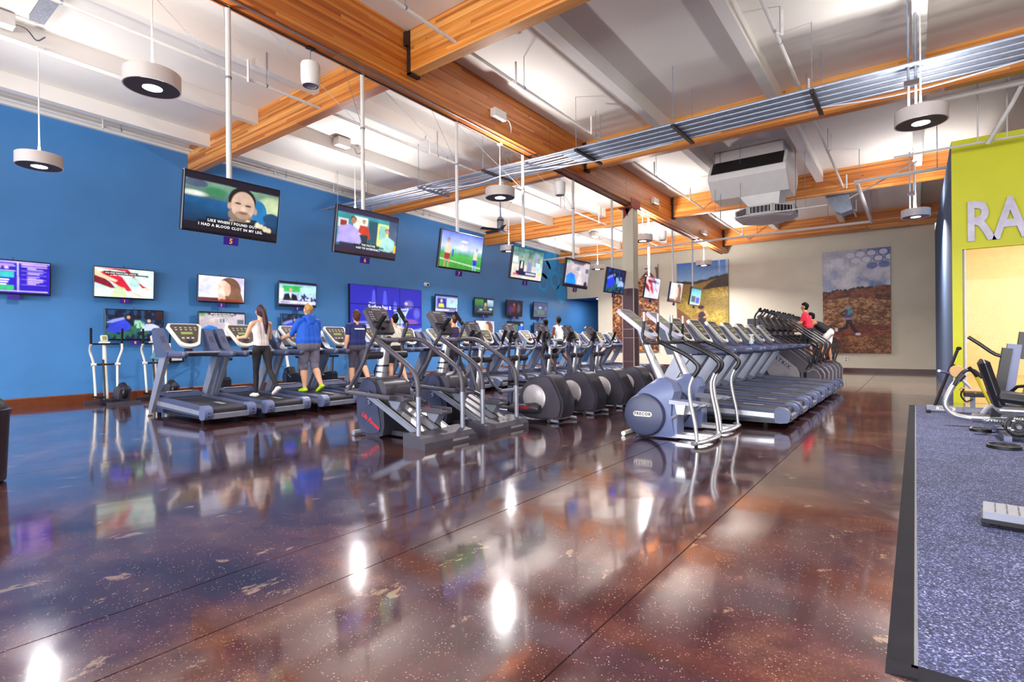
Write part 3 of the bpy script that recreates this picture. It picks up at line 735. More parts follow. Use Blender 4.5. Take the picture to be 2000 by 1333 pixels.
def cap_bar(c, x0, y0, x1, y1, al=1.0): return c.rect(x0, y0, x1, y1, '#0a0610', al)
def pic_driver(w, h):
    c = Canvas(w, h); c.fill('#0d0716')
    R = (c.Y > .12) & (c.Y < .86)
    c.grad('#6c8f7a', '#0c3558', .12, .55, region=R)
    c.grad('#0f4f80', '#082844', .45, .86, region=R & (c.Y > .42)); c.ell(.1, .18, .12, .07, '#4a5570'); c.ell(.08, .36, .17, .06, '#d8dcd4', .9, soft=.8)
    c.ell(.3, .28, .14, .1, '#2f7a4c', .9, soft=.6); c.ell(.94, .36, .2, .22, '#b7c59a', .9, soft=.5)
    c.ell(.77, .55, .1, .27, '#1c6aa0'); c.ell(.93, .6, .1, .12, '#123f66')
    c.poly([(.42, .86), (.5, .66), (.75, .66), (.8, .86)], '#14283a'); c.ell(.57, .62, .13, .14, '#7c6a60')
    c.ell(.585, .34, .15, .24, '#1a1614'); c.ell(.595, .43, .13, .26, '#c3a592'); c.ell(.45, .47, .022, .06, '#b08c78'); c.ell(.735, .5, .02, .06, '#b08c78')
    c.rect(.46, .12, .75, .125, '#0d0716'); c.ell(.54, .4, .035, .018, '#3a2c28'); c.ell(.65, .42, .035, .018, '#3a2c28'); c.ell(.6, .5, .025, .06, '#dcb8a2', .8)
    c.ell(.595, .62, .09, .09, '#6e5648', .55); c.ell(.6, .57, .05, .018, '#7a4640')
    for k in range(4): c.ell(.77 + k * .045, .75 + k * .025, .028, .055, '#d6c9a8')
    c.ell(.48, .76, .035, .03, '#d6c9a8'); c.ell(.66, .7, .03, .02, '#ffe9a8', .8, soft=.8)
    c.rect(0, 0, 1, .12, '#150c22'); c.rect(0, .86, 1, 1, '#120a1c'); cap_bar(c, .22, .74, .72, .80, .85); cap_bar(c, .14, .80, .83, .86, .85); return c
def pic_three_men(w, h):
    c = Canvas(w, h); c.fill('#2c2450'); R = (c.Y > .12) & (c.Y < .86)
    c.grad('#2e8f96', '#1f5e74', .12, .8, region=R); c.rect(.02, .26, .17, .45, '#d8d4d8'); c.rect(.05, .29, .15, .42, '#8a2e2a'); c.rect(.25, .16, .48, .7, '#d4d8d0'); c.rect(.5, .2, .66, .7, '#1c4a64')
    c.rect(.65, .22, .84, .75, '#d5e07c'); c.rect(.68, .26, .8, .6, '#4bb0c8', .7); c.grad('#3a4f74', '#54637f', .2, .8, region=R & (c.X > .84))
    c.poly([(.33, .5), (.36, .34), (.49, .34), (.54, .62), (.5, .64)], '#b03428'); c.poly([(.36, .55), (.5, .55), (.48, .82), (.39, .82)], '#152a3c'); c.face(.42, .26, .045, '#c09070')
    c.poly([(.02, .8), (.03, .45), (.2, .36), (.33, .45), (.4, .72), (.36, .8)], '#a79ae0'); c.face(.25, .26, .075, '#a8795c', '#241818'); c.rect(.06, .78, .36, .86, '#1a2548')
    c.poly([(.7, .8), (.74, .56), (.85, .5), (.96, .58), (.98, .78), (.88, .86), (.7, .84)], '#9cd0cc'); c.face(.82, .38, .06, '#c69a7e'); c.rect(.95, .68, 1, .9, '#d8b038')
    c.rect(0, 0, 1, .12, '#241c46'); c.rect(0, .86, 1, 1, '#241a3a'); cap_bar(c, .4, .72, .66, .77, .8); cap_bar(c, .28, .77, .78, .82, .8); return c
def pic_soccer(w, h):
    c = Canvas(w, h); c.grad('#5a6cd8', '#c9d6f4', 0, .45); c.grad('#9cc8d4', '#3f9a3c', .45, .62, region=c.Y > .45); c.grad('#4aa84a', '#3f8e2e', .6, 1, region=c.Y > .62)
    c.ell(.55, .22, .1, .035, '#f4e6e2', .9, soft=.6); c.ell(.52, .4, .12, .1, '#e3d2d4', .7, soft=.5); c.line([(0, .77), (1, .9)], .012, '#e8f0d8')
    c.poly([(.1, .6), (.12, .35), (.22, .33), (.25, .45), (.22, .6)], '#e3c8b4'); c.poly([(.1, .6), (.23, .6), (.22, .8), (.1, .78)], '#9c2a30'); c.line([(.12, .78), (.12, .96)], .03, '#b88a72'); c.line([(.2, .78), (.2, .97)], .03, '#b88a72'); c.face(.17, .26, .05, '#c8987c')
    c.poly([(.78, .7), (.79, .48), (.88, .46), (.88, .7)], '#dcc0ac'); c.poly([(.78, .68), (.88, .68), (.88, .86), (.79, .86)], '#2434c8'); c.line([(.8, .86), (.8, .97)], .026, '#9cc0e8'); c.line([(.86, .86), (.86, .97)], .026, '#9cc0e8'); c.face(.86, .4, .04, '#c8987c')
    for x in (.28, .4, .45, .5, .55, .6, .66): c.rect(x, .54, x + .012, .62, '#3c4878')
    c.rect(.27, .48, .3, .68, '#2a3ca0'); return c
def pic_kitchen(w, h):
    c = Canvas(w, h); c.grad('#2f6f6a', '#a8bcae', 0, .6); c.tex(c.Y < .4, .5, 9, 6)
    for x in (.16, .52): c.rect(x, 0, x + .012, .35, '#16242c')
    c.rect(0, .12, 1, .14, '#1c2c34'); c.rect(.7, .1, .86, .9, '#8a90a8'); c.rect(0, .55, 1, 1, '#d8c8bc'); c.rect(.02, .3, .18, .5, '#cfd6d0')
    for x, cl in ((.3, '#23202c'), (.55, '#8a8fb4'), (.84, '#b8dce8')): c.poly([(x - .08, .75), (x - .07, .42), (x + .07, .42), (x + .09, .75)], cl); c.face(x, .34, .05, '#cfa488', '#3c2420' if x < .8 else '#120c10', x > .8)
    c.poly([(.27, .66), (.29, .44), (.33, .44), (.34, .66)], '#e8e4e4'); c.ell(.93, .76, .04, .05, '#d4d436'); c.tex(c.Y > .6, .25, 14, 8)
    c.rect(.14, .75, .8, .9, '#1c1440'); c.rect(.45, .79, .78, .84, '#c8c8e4'); c.rect(.06, .84, .2, .9, '#d83a4c'); return c
def pic_couple(w, h):
    c = Canvas(w, h); c.grad('#c0b4bc', '#b4a4b4', 0, 1); c.ell(.05, .1, .1, .1, '#6aa470', soft=.6); c.rect(.42, .22, .56, .42, '#c9c6d0'); c.rect(.44, .24, .48, .4, '#586474'); c.rect(.5, .24, .54, .4, '#586474'); c.rect(.82, .26, .97, .44, '#586474')
    c.poly([(.02, 1), (.05, .62), (.2, .48), (.38, .56), (.46, .8), (.46, 1)], '#1f7fe0'); c.face(.27, .35, .085, '#e0b49c', '#d8d4d0')
    c.poly([(.46, 1), (.48, .7), (.58, .58), (.72, .62), (.78, 1)], '#cfc8cc'); c.tex((c.X > .46) & (c.X < .78) & (c.Y > .6), .4, 30, 2); c.face(.6, .48, .07, '#e8c4b4', '#e4dcd4')
    c.ell(.88, .85, .07, .1, '#2f3026'); c.rect(0, 0, 1, .06, '#1c1028'); c.rect(0, .9, 1, 1, '#1c1028'); cap_bar(c, .18, .06, .8, .11, .8); cap_bar(c, .28, .11, .72, .16, .8); return c
def pic_garden(w, h):
    c = Canvas(w, h); c.fill('#0a1430'); c.tex(c.Y < 2, .8, 12, 7); c.put(c.fnoise(16, 8) > .62, '#1d4c78', .7); c.put((c.fnoise(20, 10) > .55) & (c.Y > .55), '#2a6a3c', .7)
    c.poly([(0, .72), (.1, .4), (.3, .3), (.42, .5), (.38, .7), (.15, .8)], '#2b3cc0'); c.poly([(0, .45), (.12, .33), (.3, .25), (.32, .32), (.1, .45)], '#8c96dc'); c.face(.38, .25, .06, '#d09c84', '#18100e')
    c.ell(.58, .48, .1, .13, '#6fae8c', .8, soft=.9); c.put((c.fnoise(40, 8) > .6) & (c.X > .48) & (c.X < .68) & (c.Y > .35) & (c.Y < .62), '#a4d8b8', .8)
    c.poly([(.58, .72), (.68, .48), (.8, .46), (.92, .55), (.94, .68)], '#b9c0e8'); c.face(.74, .36, .06, '#e4b8a4', '#120a12', True); c.rect(.86, 0, 1, .3, '#2a1620'); return c
def pic_arms(w, h):
    c = Canvas(w, h); c.fill('#c9e0de'); c.put(c.fnoise(6, 4) > .55, '#d9ecd9', .6)
    c.poly([(0, .02), (.55, .02), (.8, .55), (.9, .62), (.8, .64), (.62, .3), (.5, .1)], '#c41436'); c.poly([(.25, .1), (.45, .3), (.62, .75), (.55, .78), (.3, .5), (0, .2)], '#d01a38'); c.poly([(0, .2), (.25, .48), (.34, .68), (.28, .7), (0, .52)], '#7e1626')
    c.poly([(0, .05), (.15, .25), (.38, .42), (.34, .48), (.12, .36), (0, .28)], '#efc4a0'); c.poly([(.6, .74), (.8, .92), (.76, .96), (.58, .8)], '#eabf9c'); c.poly([(.84, .6), (.98, .7), (.86, .7)], '#eabf9c')
    c.poly([(.35, .6), (.5, .66), (.55, 1), (.25, 1)], '#c8d49a', .8); c.ell(.66, .45, .1, .16, '#a8d8d0', .8); cap_bar(c, .14, .12, .72, .19, .9); cap_bar(c, .18, .19, .9, .25, .9); return c
def pic_woman(w, h):
    c = Canvas(w, h); c.grad('#d8d4ec', '#f0eef4', 0, 1); c.ell(.85, .3, .25, .4, '#b0a4d4', .6, soft=.9); c.ell(.15, .55, .2, .3, '#c4c8e8', .8, soft=.8)
    c.ell(.66, .52, .26, .5, '#6c4a38'); c.poly([(.66, .3), (.9, .5), (1, 1), (.6, 1)], '#7a5540'); c.ell(.52, .47, .14, .32, '#ecc8b6'); c.ell(.62, .5, .07, .26, '#dcae98'); c.ell(.42, .5, .025, .05, '#e8bfa8')
    c.ell(.5, .62, .05, .035, '#f8f0ee'); c.ell(.46, .4, .025, .015, '#3a2a2c'); c.poly([(.44, .72), (.58, .78), (.58, 1), (.4, 1)], '#e0b49c'); c.poly([(.36, 1), (.48, .88), (.9, .92), (1, 1)], '#8c3420'); c.rect(0, .84, .42, 1, '#5c2c3a'); return c
def pic_anchor(w, h):
    c = Canvas(w, h); c.grad('#8cc0d4', '#c0c8dc', 0, 1); c.rect(.1, .16, .6, .42, '#34b050'); c.rect(.55, .2, 1, .45, '#a8d8cc'); c.put((c.fnoise(24, 14) > .55) & (c.Y > .45) & (c.X > .5), '#2c2c6c'); c.rect(0, .3, .12, .7, '#d8e4f0')
    c.poly([(.1, .78), (.14, .52), (.3, .46), (.46, .55), (.5, .78)], '#141426'); c.poly([(.26, .47), (.33, .47), (.31, .72)], '#e8e8f0'); c.face(.3, .33, .075, '#d8a88c', '#7a7068'); c.rect(0, .8, 1, .92, '#d4d0e8'); c.rect(.04, .84, .3, .88, '#5a5a88'); c.rect(0, 0, 1, .1, '#160e20'); c.rect(0, .92, 1, 1, '#1c1428'); return c
def pic_hosts(w, h):
    c = Canvas(w, h); c.fill('#8a98e8'); c.rect(.08, .2, .48, .72, '#1c2490'); c.rect(.5, .18, 1, .75, '#a8cce8'); c.poly([(.12, .75), (.15, .5), (.35, .5), (.4, .75)], '#d4d25c'); c.face(.26, .36, .085, '#e8bfa0', '#e6cf8a'); c.poly([(.6, .75), (.64, .52), (.84, .52), (.9, .75)], '#b8e0ec'); c.face(.74, .36, .08, '#d8a88c', '#5c4a40')
    c.rect(.1, .7, .95, .8, '#241c70'); c.rect(0, .8, 1, .9, '#e4e0f4'); c.rect(.6, .82, .95, .88, '#3c3c8c'); c.rect(0, 0, 1, .1, '#140e28'); c.rect(0, .92, 1, 1, '#140e28'); return c
def pic_green(w, h):
    c = Canvas(w, h); c.fill('#122028'); c.grad('#3f8c40', '#1c3c48', .1, .6, 'y', (c.X < .45) & (c.Y < .6) & (c.Y > .1)); c.grad('#b8d0e0', '#3c6c84', .1, .6, 'y', (c.X > .66) & (c.Y < .6) & (c.Y > .1)); c.grad('#164a5c', '#0c2230', .4, .9, region=c.Y > .5)
    c.face(.56, .38, .12, '#bda58a', '#1a1410'); c.ell(.55, .62, .1, .1, '#6c5a40'); c.ell(.85, .66, .09, .06, '#b8d8c0'); c.rect(.25, .68, .4, .74, '#d0d8e0'); c.rect(.15, .78, .9, .84, '#6c7c88', .7); c.rect(0, .9, 1, 1, '#180e18'); return c
def pic_dim(w, h):
    c = Canvas(w, h); c.grad('#241c34', '#180f1c', 0, 1); c.ell(.25, .6, .16, .3, '#3c2a6c', .8, soft=.6); c.ell(.45, .5, .12, .3, '#6c2620', .8, soft=.6); c.ell(.74, .5, .12, .32, '#4a4a50', .8, soft=.6); c.ell(.45, .28, .05, .08, '#8c6c5c', .7); return c
def pic_grey(w, h):
    c = Canvas(w, h); c.grad('#3a4468', '#48566c', 0, 1); c.rect(.36, .3, .56, .42, '#aab8d8', .8); c.rect(.26, .5, .76, .84, '#4c6a62', .9); c.ell(.16, .42, .08, .16, '#5c6888', .9, soft=.5); c.ell(.86, .4, .08, .16, '#5c6888', .9, soft=.5); return c
def pic_program(w, h):
    c = Canvas(w, h); c.fill('#2a10b8'); c.rect(0, .02, 1, .06, '#b9a8f0'); c.rect(0, .92, .97, .95, '#d8d0f8'); c.rect(0, .1, .5, .14, '#b090e8', .8); c.rect(0, .15, .52, .17, '#d8d0f8')
    for x in (.05, .17, .3, .4): c.ell(x, .22, .03, .045, '#e4b8d8')
    c.rect(0, .30, .52, .32, '#d8d0f8'); c.rect(0, .34, .5, .52, '#30b8b8')
    for k, y in enumerate((.57, .64, .71)): c.rect(0, y, .44 - .02 * k, y + .04, '#f0ecff')
    c.rect(0, .76, .5, .90, '#34c07c'); c.line([(.55, .04), (.56, .94)], .02, '#c9bcf4'); c.rect(.6, .08, .96, .12, '#e0b8e4'); c.rect(.6, .15, .96, .18, '#c8b4f0')
    for y in (.2, .24, .33, .37, .46, .5, .54, .6, .64, .68): c.rect(.68, y, .9 - .1 * ((y * 100) % 3) / 2, y + .022, '#d8b8e8')
    for y in (.29, .42, .56, .72): c.rect(.6, y, .95, y + .008, '#a8a0f0')
    return c
def pic_cyan(w, h):
    c = Canvas(w, h); c.grad('#2cb4c8', '#b8dce0', .1, .9); c.rect(.1, .5, .5, .85, '#284858'); c.rect(.55, .55, .9, .9, '#3c3cc0'); c.rect(0, 0, 1, .1, '#17131f'); c.rect(0, .9, 1, 1, '#d8d8e4'); return c
def pic_blueshow(w, h):
    c = pic_garden(w, h); c.a = c.a * np.array([.6, .8, 1.5]); c.a = np.clip(c.a, 0, 1); return c
def pic_pinkarms(w, h):
    c = pic_arms(w, h); c.a = np.clip(c.a * np.array([1.0, .8, 1.25]), 0, 1); return c
def pic_news(w, h):
    c = Canvas(w, h); c.fill('#101a30'); c.rect(.4, .2, .62, .7, '#1f8a50'); c.rect(.66, .3, .95, .95, '#2c5cd8'); c.rect(.8, .15, .95, .3, '#b8c8f0'); c.rect(0, 0, 1, .1, '#0e0c18'); return c

BEZEL = material('tv_bezel', '#120d18', .3, var=.1)
TVTAG = material('purple_tag', '#3c1c98', .5, var=.05)
TAGNUM = material('orange_number', '#f0a02c', .5, emit='#f0a02c', estr=.4)
CABLEBLACK = material('black_cable', '#101014', .6)
def television(label, cv, yc, zt, width, height, x, tilt, group, number=None, mount='wall', pole=None):
    """screen faces +x; origin at the middle of the back"""
    t = thing('television', label, 'television', (x, yc, zt - height / 2), group=group)
    Rm = Matrix.Rotation(tilt, 4, 'Y')
    w2, h2 = width / 2, height / 2
    MB().cbox(-.03, .03, -w2, w2, -h2, h2, .008).move(Rm).build('housing', BEZEL, t, smooth=False)
    b = .018
    def fn(u, v):
        p = Rm @ Vector((.0315, -w2 + b + u * (width - 2 * b), h2 - b - v * (height - 2 * b - .012))); return (p.x, p.y, p.z)
    picture('screen', cv, 0, 0, 0, 0, SCREEN, t, fn)
    if mount == 'wall':
        MB().box(x * 0 - .12, -.03, -.12, .12, -.12, .12).box(-.13, -.115, -.2, .2, -.2, .2).build('wall_bracket', BLACK, t, smooth=False)
        MB().tube([(-.04, .0, h2 - .02), (-.05, .0, h2 + .06)], .006, 5).build('antenna', BLACK, t)
    else:
        MB().box(-.10, -.028, -.14, .14, -.14, .14).build('bracket', BLACK, t, smooth=False)
        MB().tube([(-.08, 0, -.1), (-.08, 0, pole - (zt - height / 2))], .03, 10).build('pole', PIPEWHITE, t)
        if yc < 12:
            zz = 4.35 - (zt - height / 2); zc = roof(yc) - (zt - height / 2)
            for dx, dy in ((-1.3, -.8), (-1.2, .5)): MB().tube([(-.08, 0, zz), (-.08 + dx, dy, zc - .02 - .019 * dy)], .004, 5).build('stay_wire', STEEL, t)
            MB().lathe([(.036, -.012), (.036, .012)], (-.08, 0, zz), 12).build('pole_collar', STEEL, t)
    tz = -h2 - .005
    s_ = MB().box(.0, .012, -.06 * width - .02, .06 * width + .02, tz - .085 * (width), tz).move(Rm).build('channel_tag', TVTAG, t, smooth=False)
    if number:
        text_obj('channel_number', number, .075 * width, TAGNUM, s_, Rm @ frame((.0135, 0, tz - .045 * width), (0, 1, 0), (0, 0, 1)), bold=.002)
    return t
def caption(t, lines, h, x, yo, zo, tilt, size):
    Rm = Matrix.Rotation(tilt, 4, 'Y')
    for k, s in enumerate(lines):
        text_obj('caption', s, size, WHITEPRINT, t, Rm @ frame((.034, yo[k], zo - k * size * 1.25), (0, 1, 0), (0, 0, 1)), bold=.001, spacing=1.15)
hang = [(3.03, pic_driver, 'man in a car seat, nearest of the hanging row', '5', 168, 96), (4.95, pic_three_men, 'three men in a room', '6', 120, 70), (6.97, pic_soccer, 'football players on a green pitch', '7', 96, 56), (8.97, pic_kitchen, 'three people in a kitchen', '1', 84, 48),
        (11.0, pic_couple, 'elderly couple before a house', '2', 64, 40), (13.03, pic_blueshow, 'dark blue garden scene, left of the column', '3', 56, 34), (15.5, pic_pinkarms, 'pink sleeved arms, right of the column', None, 44, 28), (17.5, pic_woman, 'smiling woman, before the beige wall', None, 44, 28), (19.5, pic_cyan, 'turquoise studio, last of the hanging row', None, 40, 24)]
TL = 0.16
for k, (y, fn, wh, num, w, h) in enumerate(hang):
    t = television('ceiling-hung television showing ' + wh, fn(w, h).mottle(), y, 3.12, 1.1, .66, -6.38, TL, 'hanging televisions on white poles', num, 'pole', roof(y) - .835)
    if k == 0: caption(t, ['LIKE WHEN I FOUND OUT', 'I HAD A BLOOD CLOT IN MY LEG.'], .66, 0, (.0, -.01), -.18, TL, .042)
    if k == 1: caption(t, ['THE PASTOR', 'HAD TO INTERVENE...'], .66, 0, (.02, .02), -.168, TL, .038)
walls = [(2.42, 2.85, 1.1, .66, pic_program, 'purple class programme, at the left edge', None, 96, 56), (4.23, 2.88, 1.13, .67, pic_arms, 'arms in red sleeves', '1', 100, 58), (6.28, 2.9, 1.13, .67, pic_woman, 'laughing woman with long hair', '2', 84, 50), (8.34, 2.92, 1.15, .69, pic_anchor, 'news presenter before a green screen', '3', 72, 44),
         (14.3, 2.95, 1.18, .68, pic_hosts, 'two news hosts', None, 48, 28), (16.45, 2.97, 1.18, .69, pic_green, 'man in green light', '1', 48, 28), (18.5, 2.99, 1.17, .70, pic_dim, 'dim figures', '2', 40, 24), (20.5, 3.0, 1.16, .70, pic_grey, 'grey stage', '4', 40, 24),
         (4.42, 1.98, 1.12, .68, pic_garden, 'two people in a dark garden', '8', 100, 58), (6.29, 2.0, 1.13, .69, pic_couple, 'elderly couple, below the laughing woman', '2', 72, 44), (8.35, 2.02, 1.02, .66, pic_garden, 'a blue evening, behind the blue hoodie', None, 48, 28),
         (14.28, 2.0, 1.18, .64, pic_woman, 'a pale face, behind the bun-haired woman', None, 32, 20), (16.5, 2.06, 1.18, .68, pic_woman, 'woman in profile, below the green lit man', None, 48, 28), (18.57, 2.08, 1.16, .69, pic_news, 'green and blue graphics', None, 40, 24), (20.53, 2.06, 1.17, .68, pic_grey, 'grey scene, lowest at the far end', None, 32, 20)]
for k, (y, zt_, w_, h_, fn, wh, num, w, h) in enumerate(walls):
    t = television('wall television on the blue wall showing ' + wh, fn(w, h).mottle(), y, zt_, w_, h_, W + .16, .06 if k < 8 else .0, 'televisions on the blue wall', num)
    if k == 1: caption(t, ['PUT-FIND THAT\'S AND THAT\'S', 'A VERY HAPPY FACE IN THE MIRROR'], .67, 0, (-.08, .06), .205, .06, .035)
    if k == 9: caption(t, ['BECAUSE YOU HAVE AND WILL', 'HOPE FOR TOMORROW'], .67, 0, (.0, .0), .295, 0, .035)
# video wall of nine panels
vw = thing('video_wall', 'large blue video wall of nine joined screens on the blue wall', 'video wall', (W, 11.63, 2.14))
cv = Canvas(150, 84); cv.grad('#2320a0', '#2a2cb8', 0, .7)
for x, wd in ((.3, .03), (.45, .03)): cv.poly([(x - .01, .08), (x + .02, .08), (x + wd + .01, .36), (x - wd, .36)], '#5058e0', .8)
cv.ell(.6, .34, .03, .1, '#6c70e4', .7, soft=.7); cv.ell(.8, .3, .08, .1, '#8078b8', .6, soft=.7); cv.ell(.76, .28, .03, .03, '#d8c8d0', .8, soft=.7); cv.ell(.92, .46, .06, .12, '#6c70d8', .6, soft=.7)
cv.poly([(.59, .46), (.78, .42), (.7, .7), (.6, .7)], '#9cc4ec'); cv.line([(.58, .42), (.79, .38), (.69, .66), (.66, .66)], .012, '#d8d4f4'); cv.ell(.82, .62, .14, .06, '#8c58b0', .8, soft=.6)
cv.grad('#7c84dc', '#c0c8f4', .66, 1, region=(cv.Y > .7 + .06 * np.sin(cv.X * 9))); cv.ell(.2, .72, .25, .1, '#b4c0f0', .7, soft=.8)
A = cv.out(); pw, ph = 1.0, .595
MB().box(0, .09, -1.5, 1.5, -.93, .9).build('frame', BLACK, vw, smooth=False)
class Sub:
    def __init__(s, a): s.a = a
    def out(s, soft=0): return s.a
for i in range(3):
    for j in range(3):
        y0, z1 = -1.5 + i * pw + .012, .9 - j * .61 - .012
        picture('screen', Sub(A[j * 28:(j + 1) * 28, i * 50:(i + 1) * 50]), 0, 0, 0, 0, SCREEN, vw, lambda u, v: (.095, y0 + u * (pw - .024), z1 - v * (.61 - .024)))
text_obj('screen_lettering', 'Surface has it', .2, WHITEPRINT, vw, frame((.1, -.35, .21), (0, 1, 0), (0, 0, 1)), bold=.002, spacing=.9)
text_obj('screen_lettering', 'Microsoft', .065, WHITEPRINT, vw, frame((.1, -.66, .35), (0, 1, 0), (0, 0, 1)))
# dark television on the back wall
t = thing('television', 'switched-off black television low on the beige back wall', 'television', (-5.0, B - .005, 1.75))
MB().cbox(-.45, .45, -.1, -.03, -.28, .3, .01).build('housing', BEZEL, t, smooth=False); MB().box(-.1, .1, -.03, 0, -.1, .1).build('wall_bracket', BLACK, t, smooth=False)

# banners on the back wall
def banner(label, cv, x0, x1, z0, z1):
    t = thing('banner', label, 'banner', ((x0 + x1) / 2, B, z0), group='hill landscape banners')
    w_, h_ = x1 - x0, z1 - z0
    MB().box(-w_ / 2, w_ / 2, -.07, 0, 0, h_).build('frame', BEZEL if 0 else material('banner_edge', '#8a7c74', .6), t, smooth=False)
    def fn(u, v):
        fold = .006 * math.sin(u * 40) * math.exp(-4 * v); return (-w_ / 2 + u * w_, -.078 - fold, h_ * (1 - v))
    picture('print', cv, 0, 0, 0, 0, PRINT, t, fn); return t
c3 = Canvas(150, 260); c3.grad('#b9b4bd', '#d4d4de', 0, .38)
cl = c3.fnoise(5, 9) * .55 + c3.fnoise(11, 20) * .3 + c3.fnoise(26, 44) * .15; sky = c3.Y < .42
c3.put(np.clip((cl - .45) * 6, 0, 1) * sky, '#7488bc', .55); c3.put(np.clip((cl - .58) * 8, 0, 1) * sky * (c3.X > .3), '#44609f', .6); c3.put(np.clip((.42 - cl) * 6, 0, 1) * sky, '#eeeef4', .6)
for (cx, cy, wd, al) in ((.43, .055, .9, .3), (.57, .05, .85, .45), (.73, .045, .82, .8), (.9, .04, .8, 1), (.5, .11, .88, .25), (.66, .105, .85, .7), (.83, .1, .8, 1), (.99, .095, .8, 1)):
    c3.ell(cx, cy, .066, .027, '#e4e2ea', .75); c3.ringe(cx, cy, .077, .032, '#123a9c', wd, al)
for cx, cy in ((.74, .165), (.91, .16)): c3.ell(cx, cy, .08, .033, '#4a63a8', .8)
for cx, cy in ((.82, .22), (.98, .215)): c3.ell(cx, cy, .07, .03, '#d4d2dc', .8)
hz = .405 - .05 * c3.X + .006 * np.sin(c3.X * 20); c3.grad('#8a4c34', '#5c2c26', .36, .5, region=c3.Y > hz); c3.put((c3.Y > hz - .02 * c3.fnoise(60, 2)) & (c3.Y < hz + .005) & (c3.X < .75), '#221a22')
def grassy(c, reg, seed_scale, light, dark, n1=(40, 70), n2=(80, 150)):
    q = c.fnoise(*n1) * .5 + c.fnoise(*n2) * .5; lo = c.fnoise(6, 14)
    c.put(np.clip((q - .52) * 7, 0, 1) * reg, light, .75); c.put(np.clip((.47 - q) * 7, 0, 1) * reg, dark, .7); c.put(np.clip((lo - .5) * 3, 0, 1) * reg, dark, .5)
grassy(c3, (c3.Y > hz) & (c3.Y < .52), 1, '#a4663e', '#4a2220', (20, 90), (50, 160))
h2_ = .5 - .04 * np.sin(c3.X * 3.0 + .3); c3.grad('#a46c40', '#824c2a', .46, .75, region=c3.Y > h2_); grassy(c3, c3.Y > h2_, 1, '#dcae7c', '#48201a', (24, 90), (60, 170))
pth = (c3.Y > .76 - .05 * c3.X + .02 * np.sin(c3.X * 9)) & (c3.Y < .86 - .03 * c3.X); c3.grad('#7c3424', '#94462c', .74, .84, region=pth); grassy(c3, pth, 1, '#b0603a', '#4a1c18', (14, 80), (30, 140))
low_ = c3.Y > .86 - .03 * c3.X + .02 * np.sin(c3.X * 12); c3.grad('#9a6236', '#66341f', .85, 1, region=low_); grassy(c3, low_, 1, '#bc8054', '#3c1816', (24, 90), (60, 170))
c3.line([(.38, .68), (.36, .75), (.26, .77), (.21, .765)], .05, '#2a1820'); c3.line([(.4, .68), (.46, .76), (.52, .81)], .055, '#2a1820'); c3.ell(.21, .77, .025, .02, '#e8dcd8'); c3.ell(.53, .815, .04, .012, '#e8dcd8')
c3.poly([(.33, .665), (.34, .58), (.42, .57), (.46, .6), (.44, .665)], '#5c5070'); c3.poly([(.38, .63), (.39, .57), (.45, .58), (.46, .61)], '#58a0b8'); c3.line([(.34, .59), (.27, .62), (.33, .635)], .03, '#3a2a34'); c3.ell(.385, .555, .035, .018, '#c8a094'); c3.ell(.385, .548, .037, .012, '#8c94b0'); c3.rect(.33, .655, .44, .675, '#9c8ca8')
banner('tall banner of a runner on brown grassy hills under a cloudy sky with blue rings', c3, -2.77, -.68, .68, 4.46)
c2 = Canvas(110, 190); c2.Y = c2.Y / .70; c2.grad('#2f66b4', '#8fb4dc', 0, .32); c2.put((c2.fnoise(30, 2) > .7) & (c2.X > .6) & (c2.Y < .2), '#c8d4e4', .5)
hz = .30 + .04 * np.sin(c2.X * 5); c2.grad('#8c6a34', '#a07c34', .28, .5, region=c2.Y > hz); c2.put((c2.Y > hz - .03 * c2.fnoise(18, 2) - .012) & (c2.Y < hz + .012), '#26321c')
c2.poly([(.5, .44), (.62, .36), (.8, .28), (1, .24), (1, .56), (.8, .48)], '#3c2c24'); c2.tex((c2.X > .5) & (c2.Y > .24) & (c2.Y < .55), .4, 30, 40)
g = c2.Y > .42 + .05 * np.sin(c2.X * 2.4 + 1.2) * 1.0 + .1 * (c2.X - .5) ** 2; c2.grad('#a08436', '#b0923a', .42, 1, region=g); grassy(c2, g, 1, '#d0b050', '#6c5a1c', (40, 90), (80, 150)); c2.put(np.clip((c2.fnoise(5, 8) - .45) * 4, 0, 1) * g, '#7a6a26', .55); c2.put(np.clip(1 - np.abs(c2.Y - .62 - .1 * c2.X) * 9, 0, 1) * g * (c2.X > .3), '#5c4420', .5)
c2.poly([(0, .72), (.2, .84), (.42, 1), (.8, 1.43), (0, 1.43)], '#6a3424', .85)
c2.poly([(.43, 1.12), (.41, 1), (.42, .86), (.44, .8), (.55, .79), (.58, .88), (.57, 1), (.55, 1.12)], '#2a1c28'); c2.line([(.44, .81), (.37, .87), (.43, .9)], .035, '#9c5c40'); c2.line([(.55, .8), (.61, .86), (.54, .89)], .035, '#d49c6c'); c2.ell(.5, .74, .05, .035, '#9c5840'); c2.ell(.48, .725, .06, .03, '#241418')
banner('banner of a woman running through golden grass under a blue sky', c2, -8.35, -6.18, .72, 4.56)
c1 = Canvas(120, 200); c1.grad('#d8d0c4', '#c4b4a0', 0, .16); n = c1.fnoise(26, 60) * .55 + c1.fnoise(60, 120) * .45; lo = c1.fnoise(6, 12)
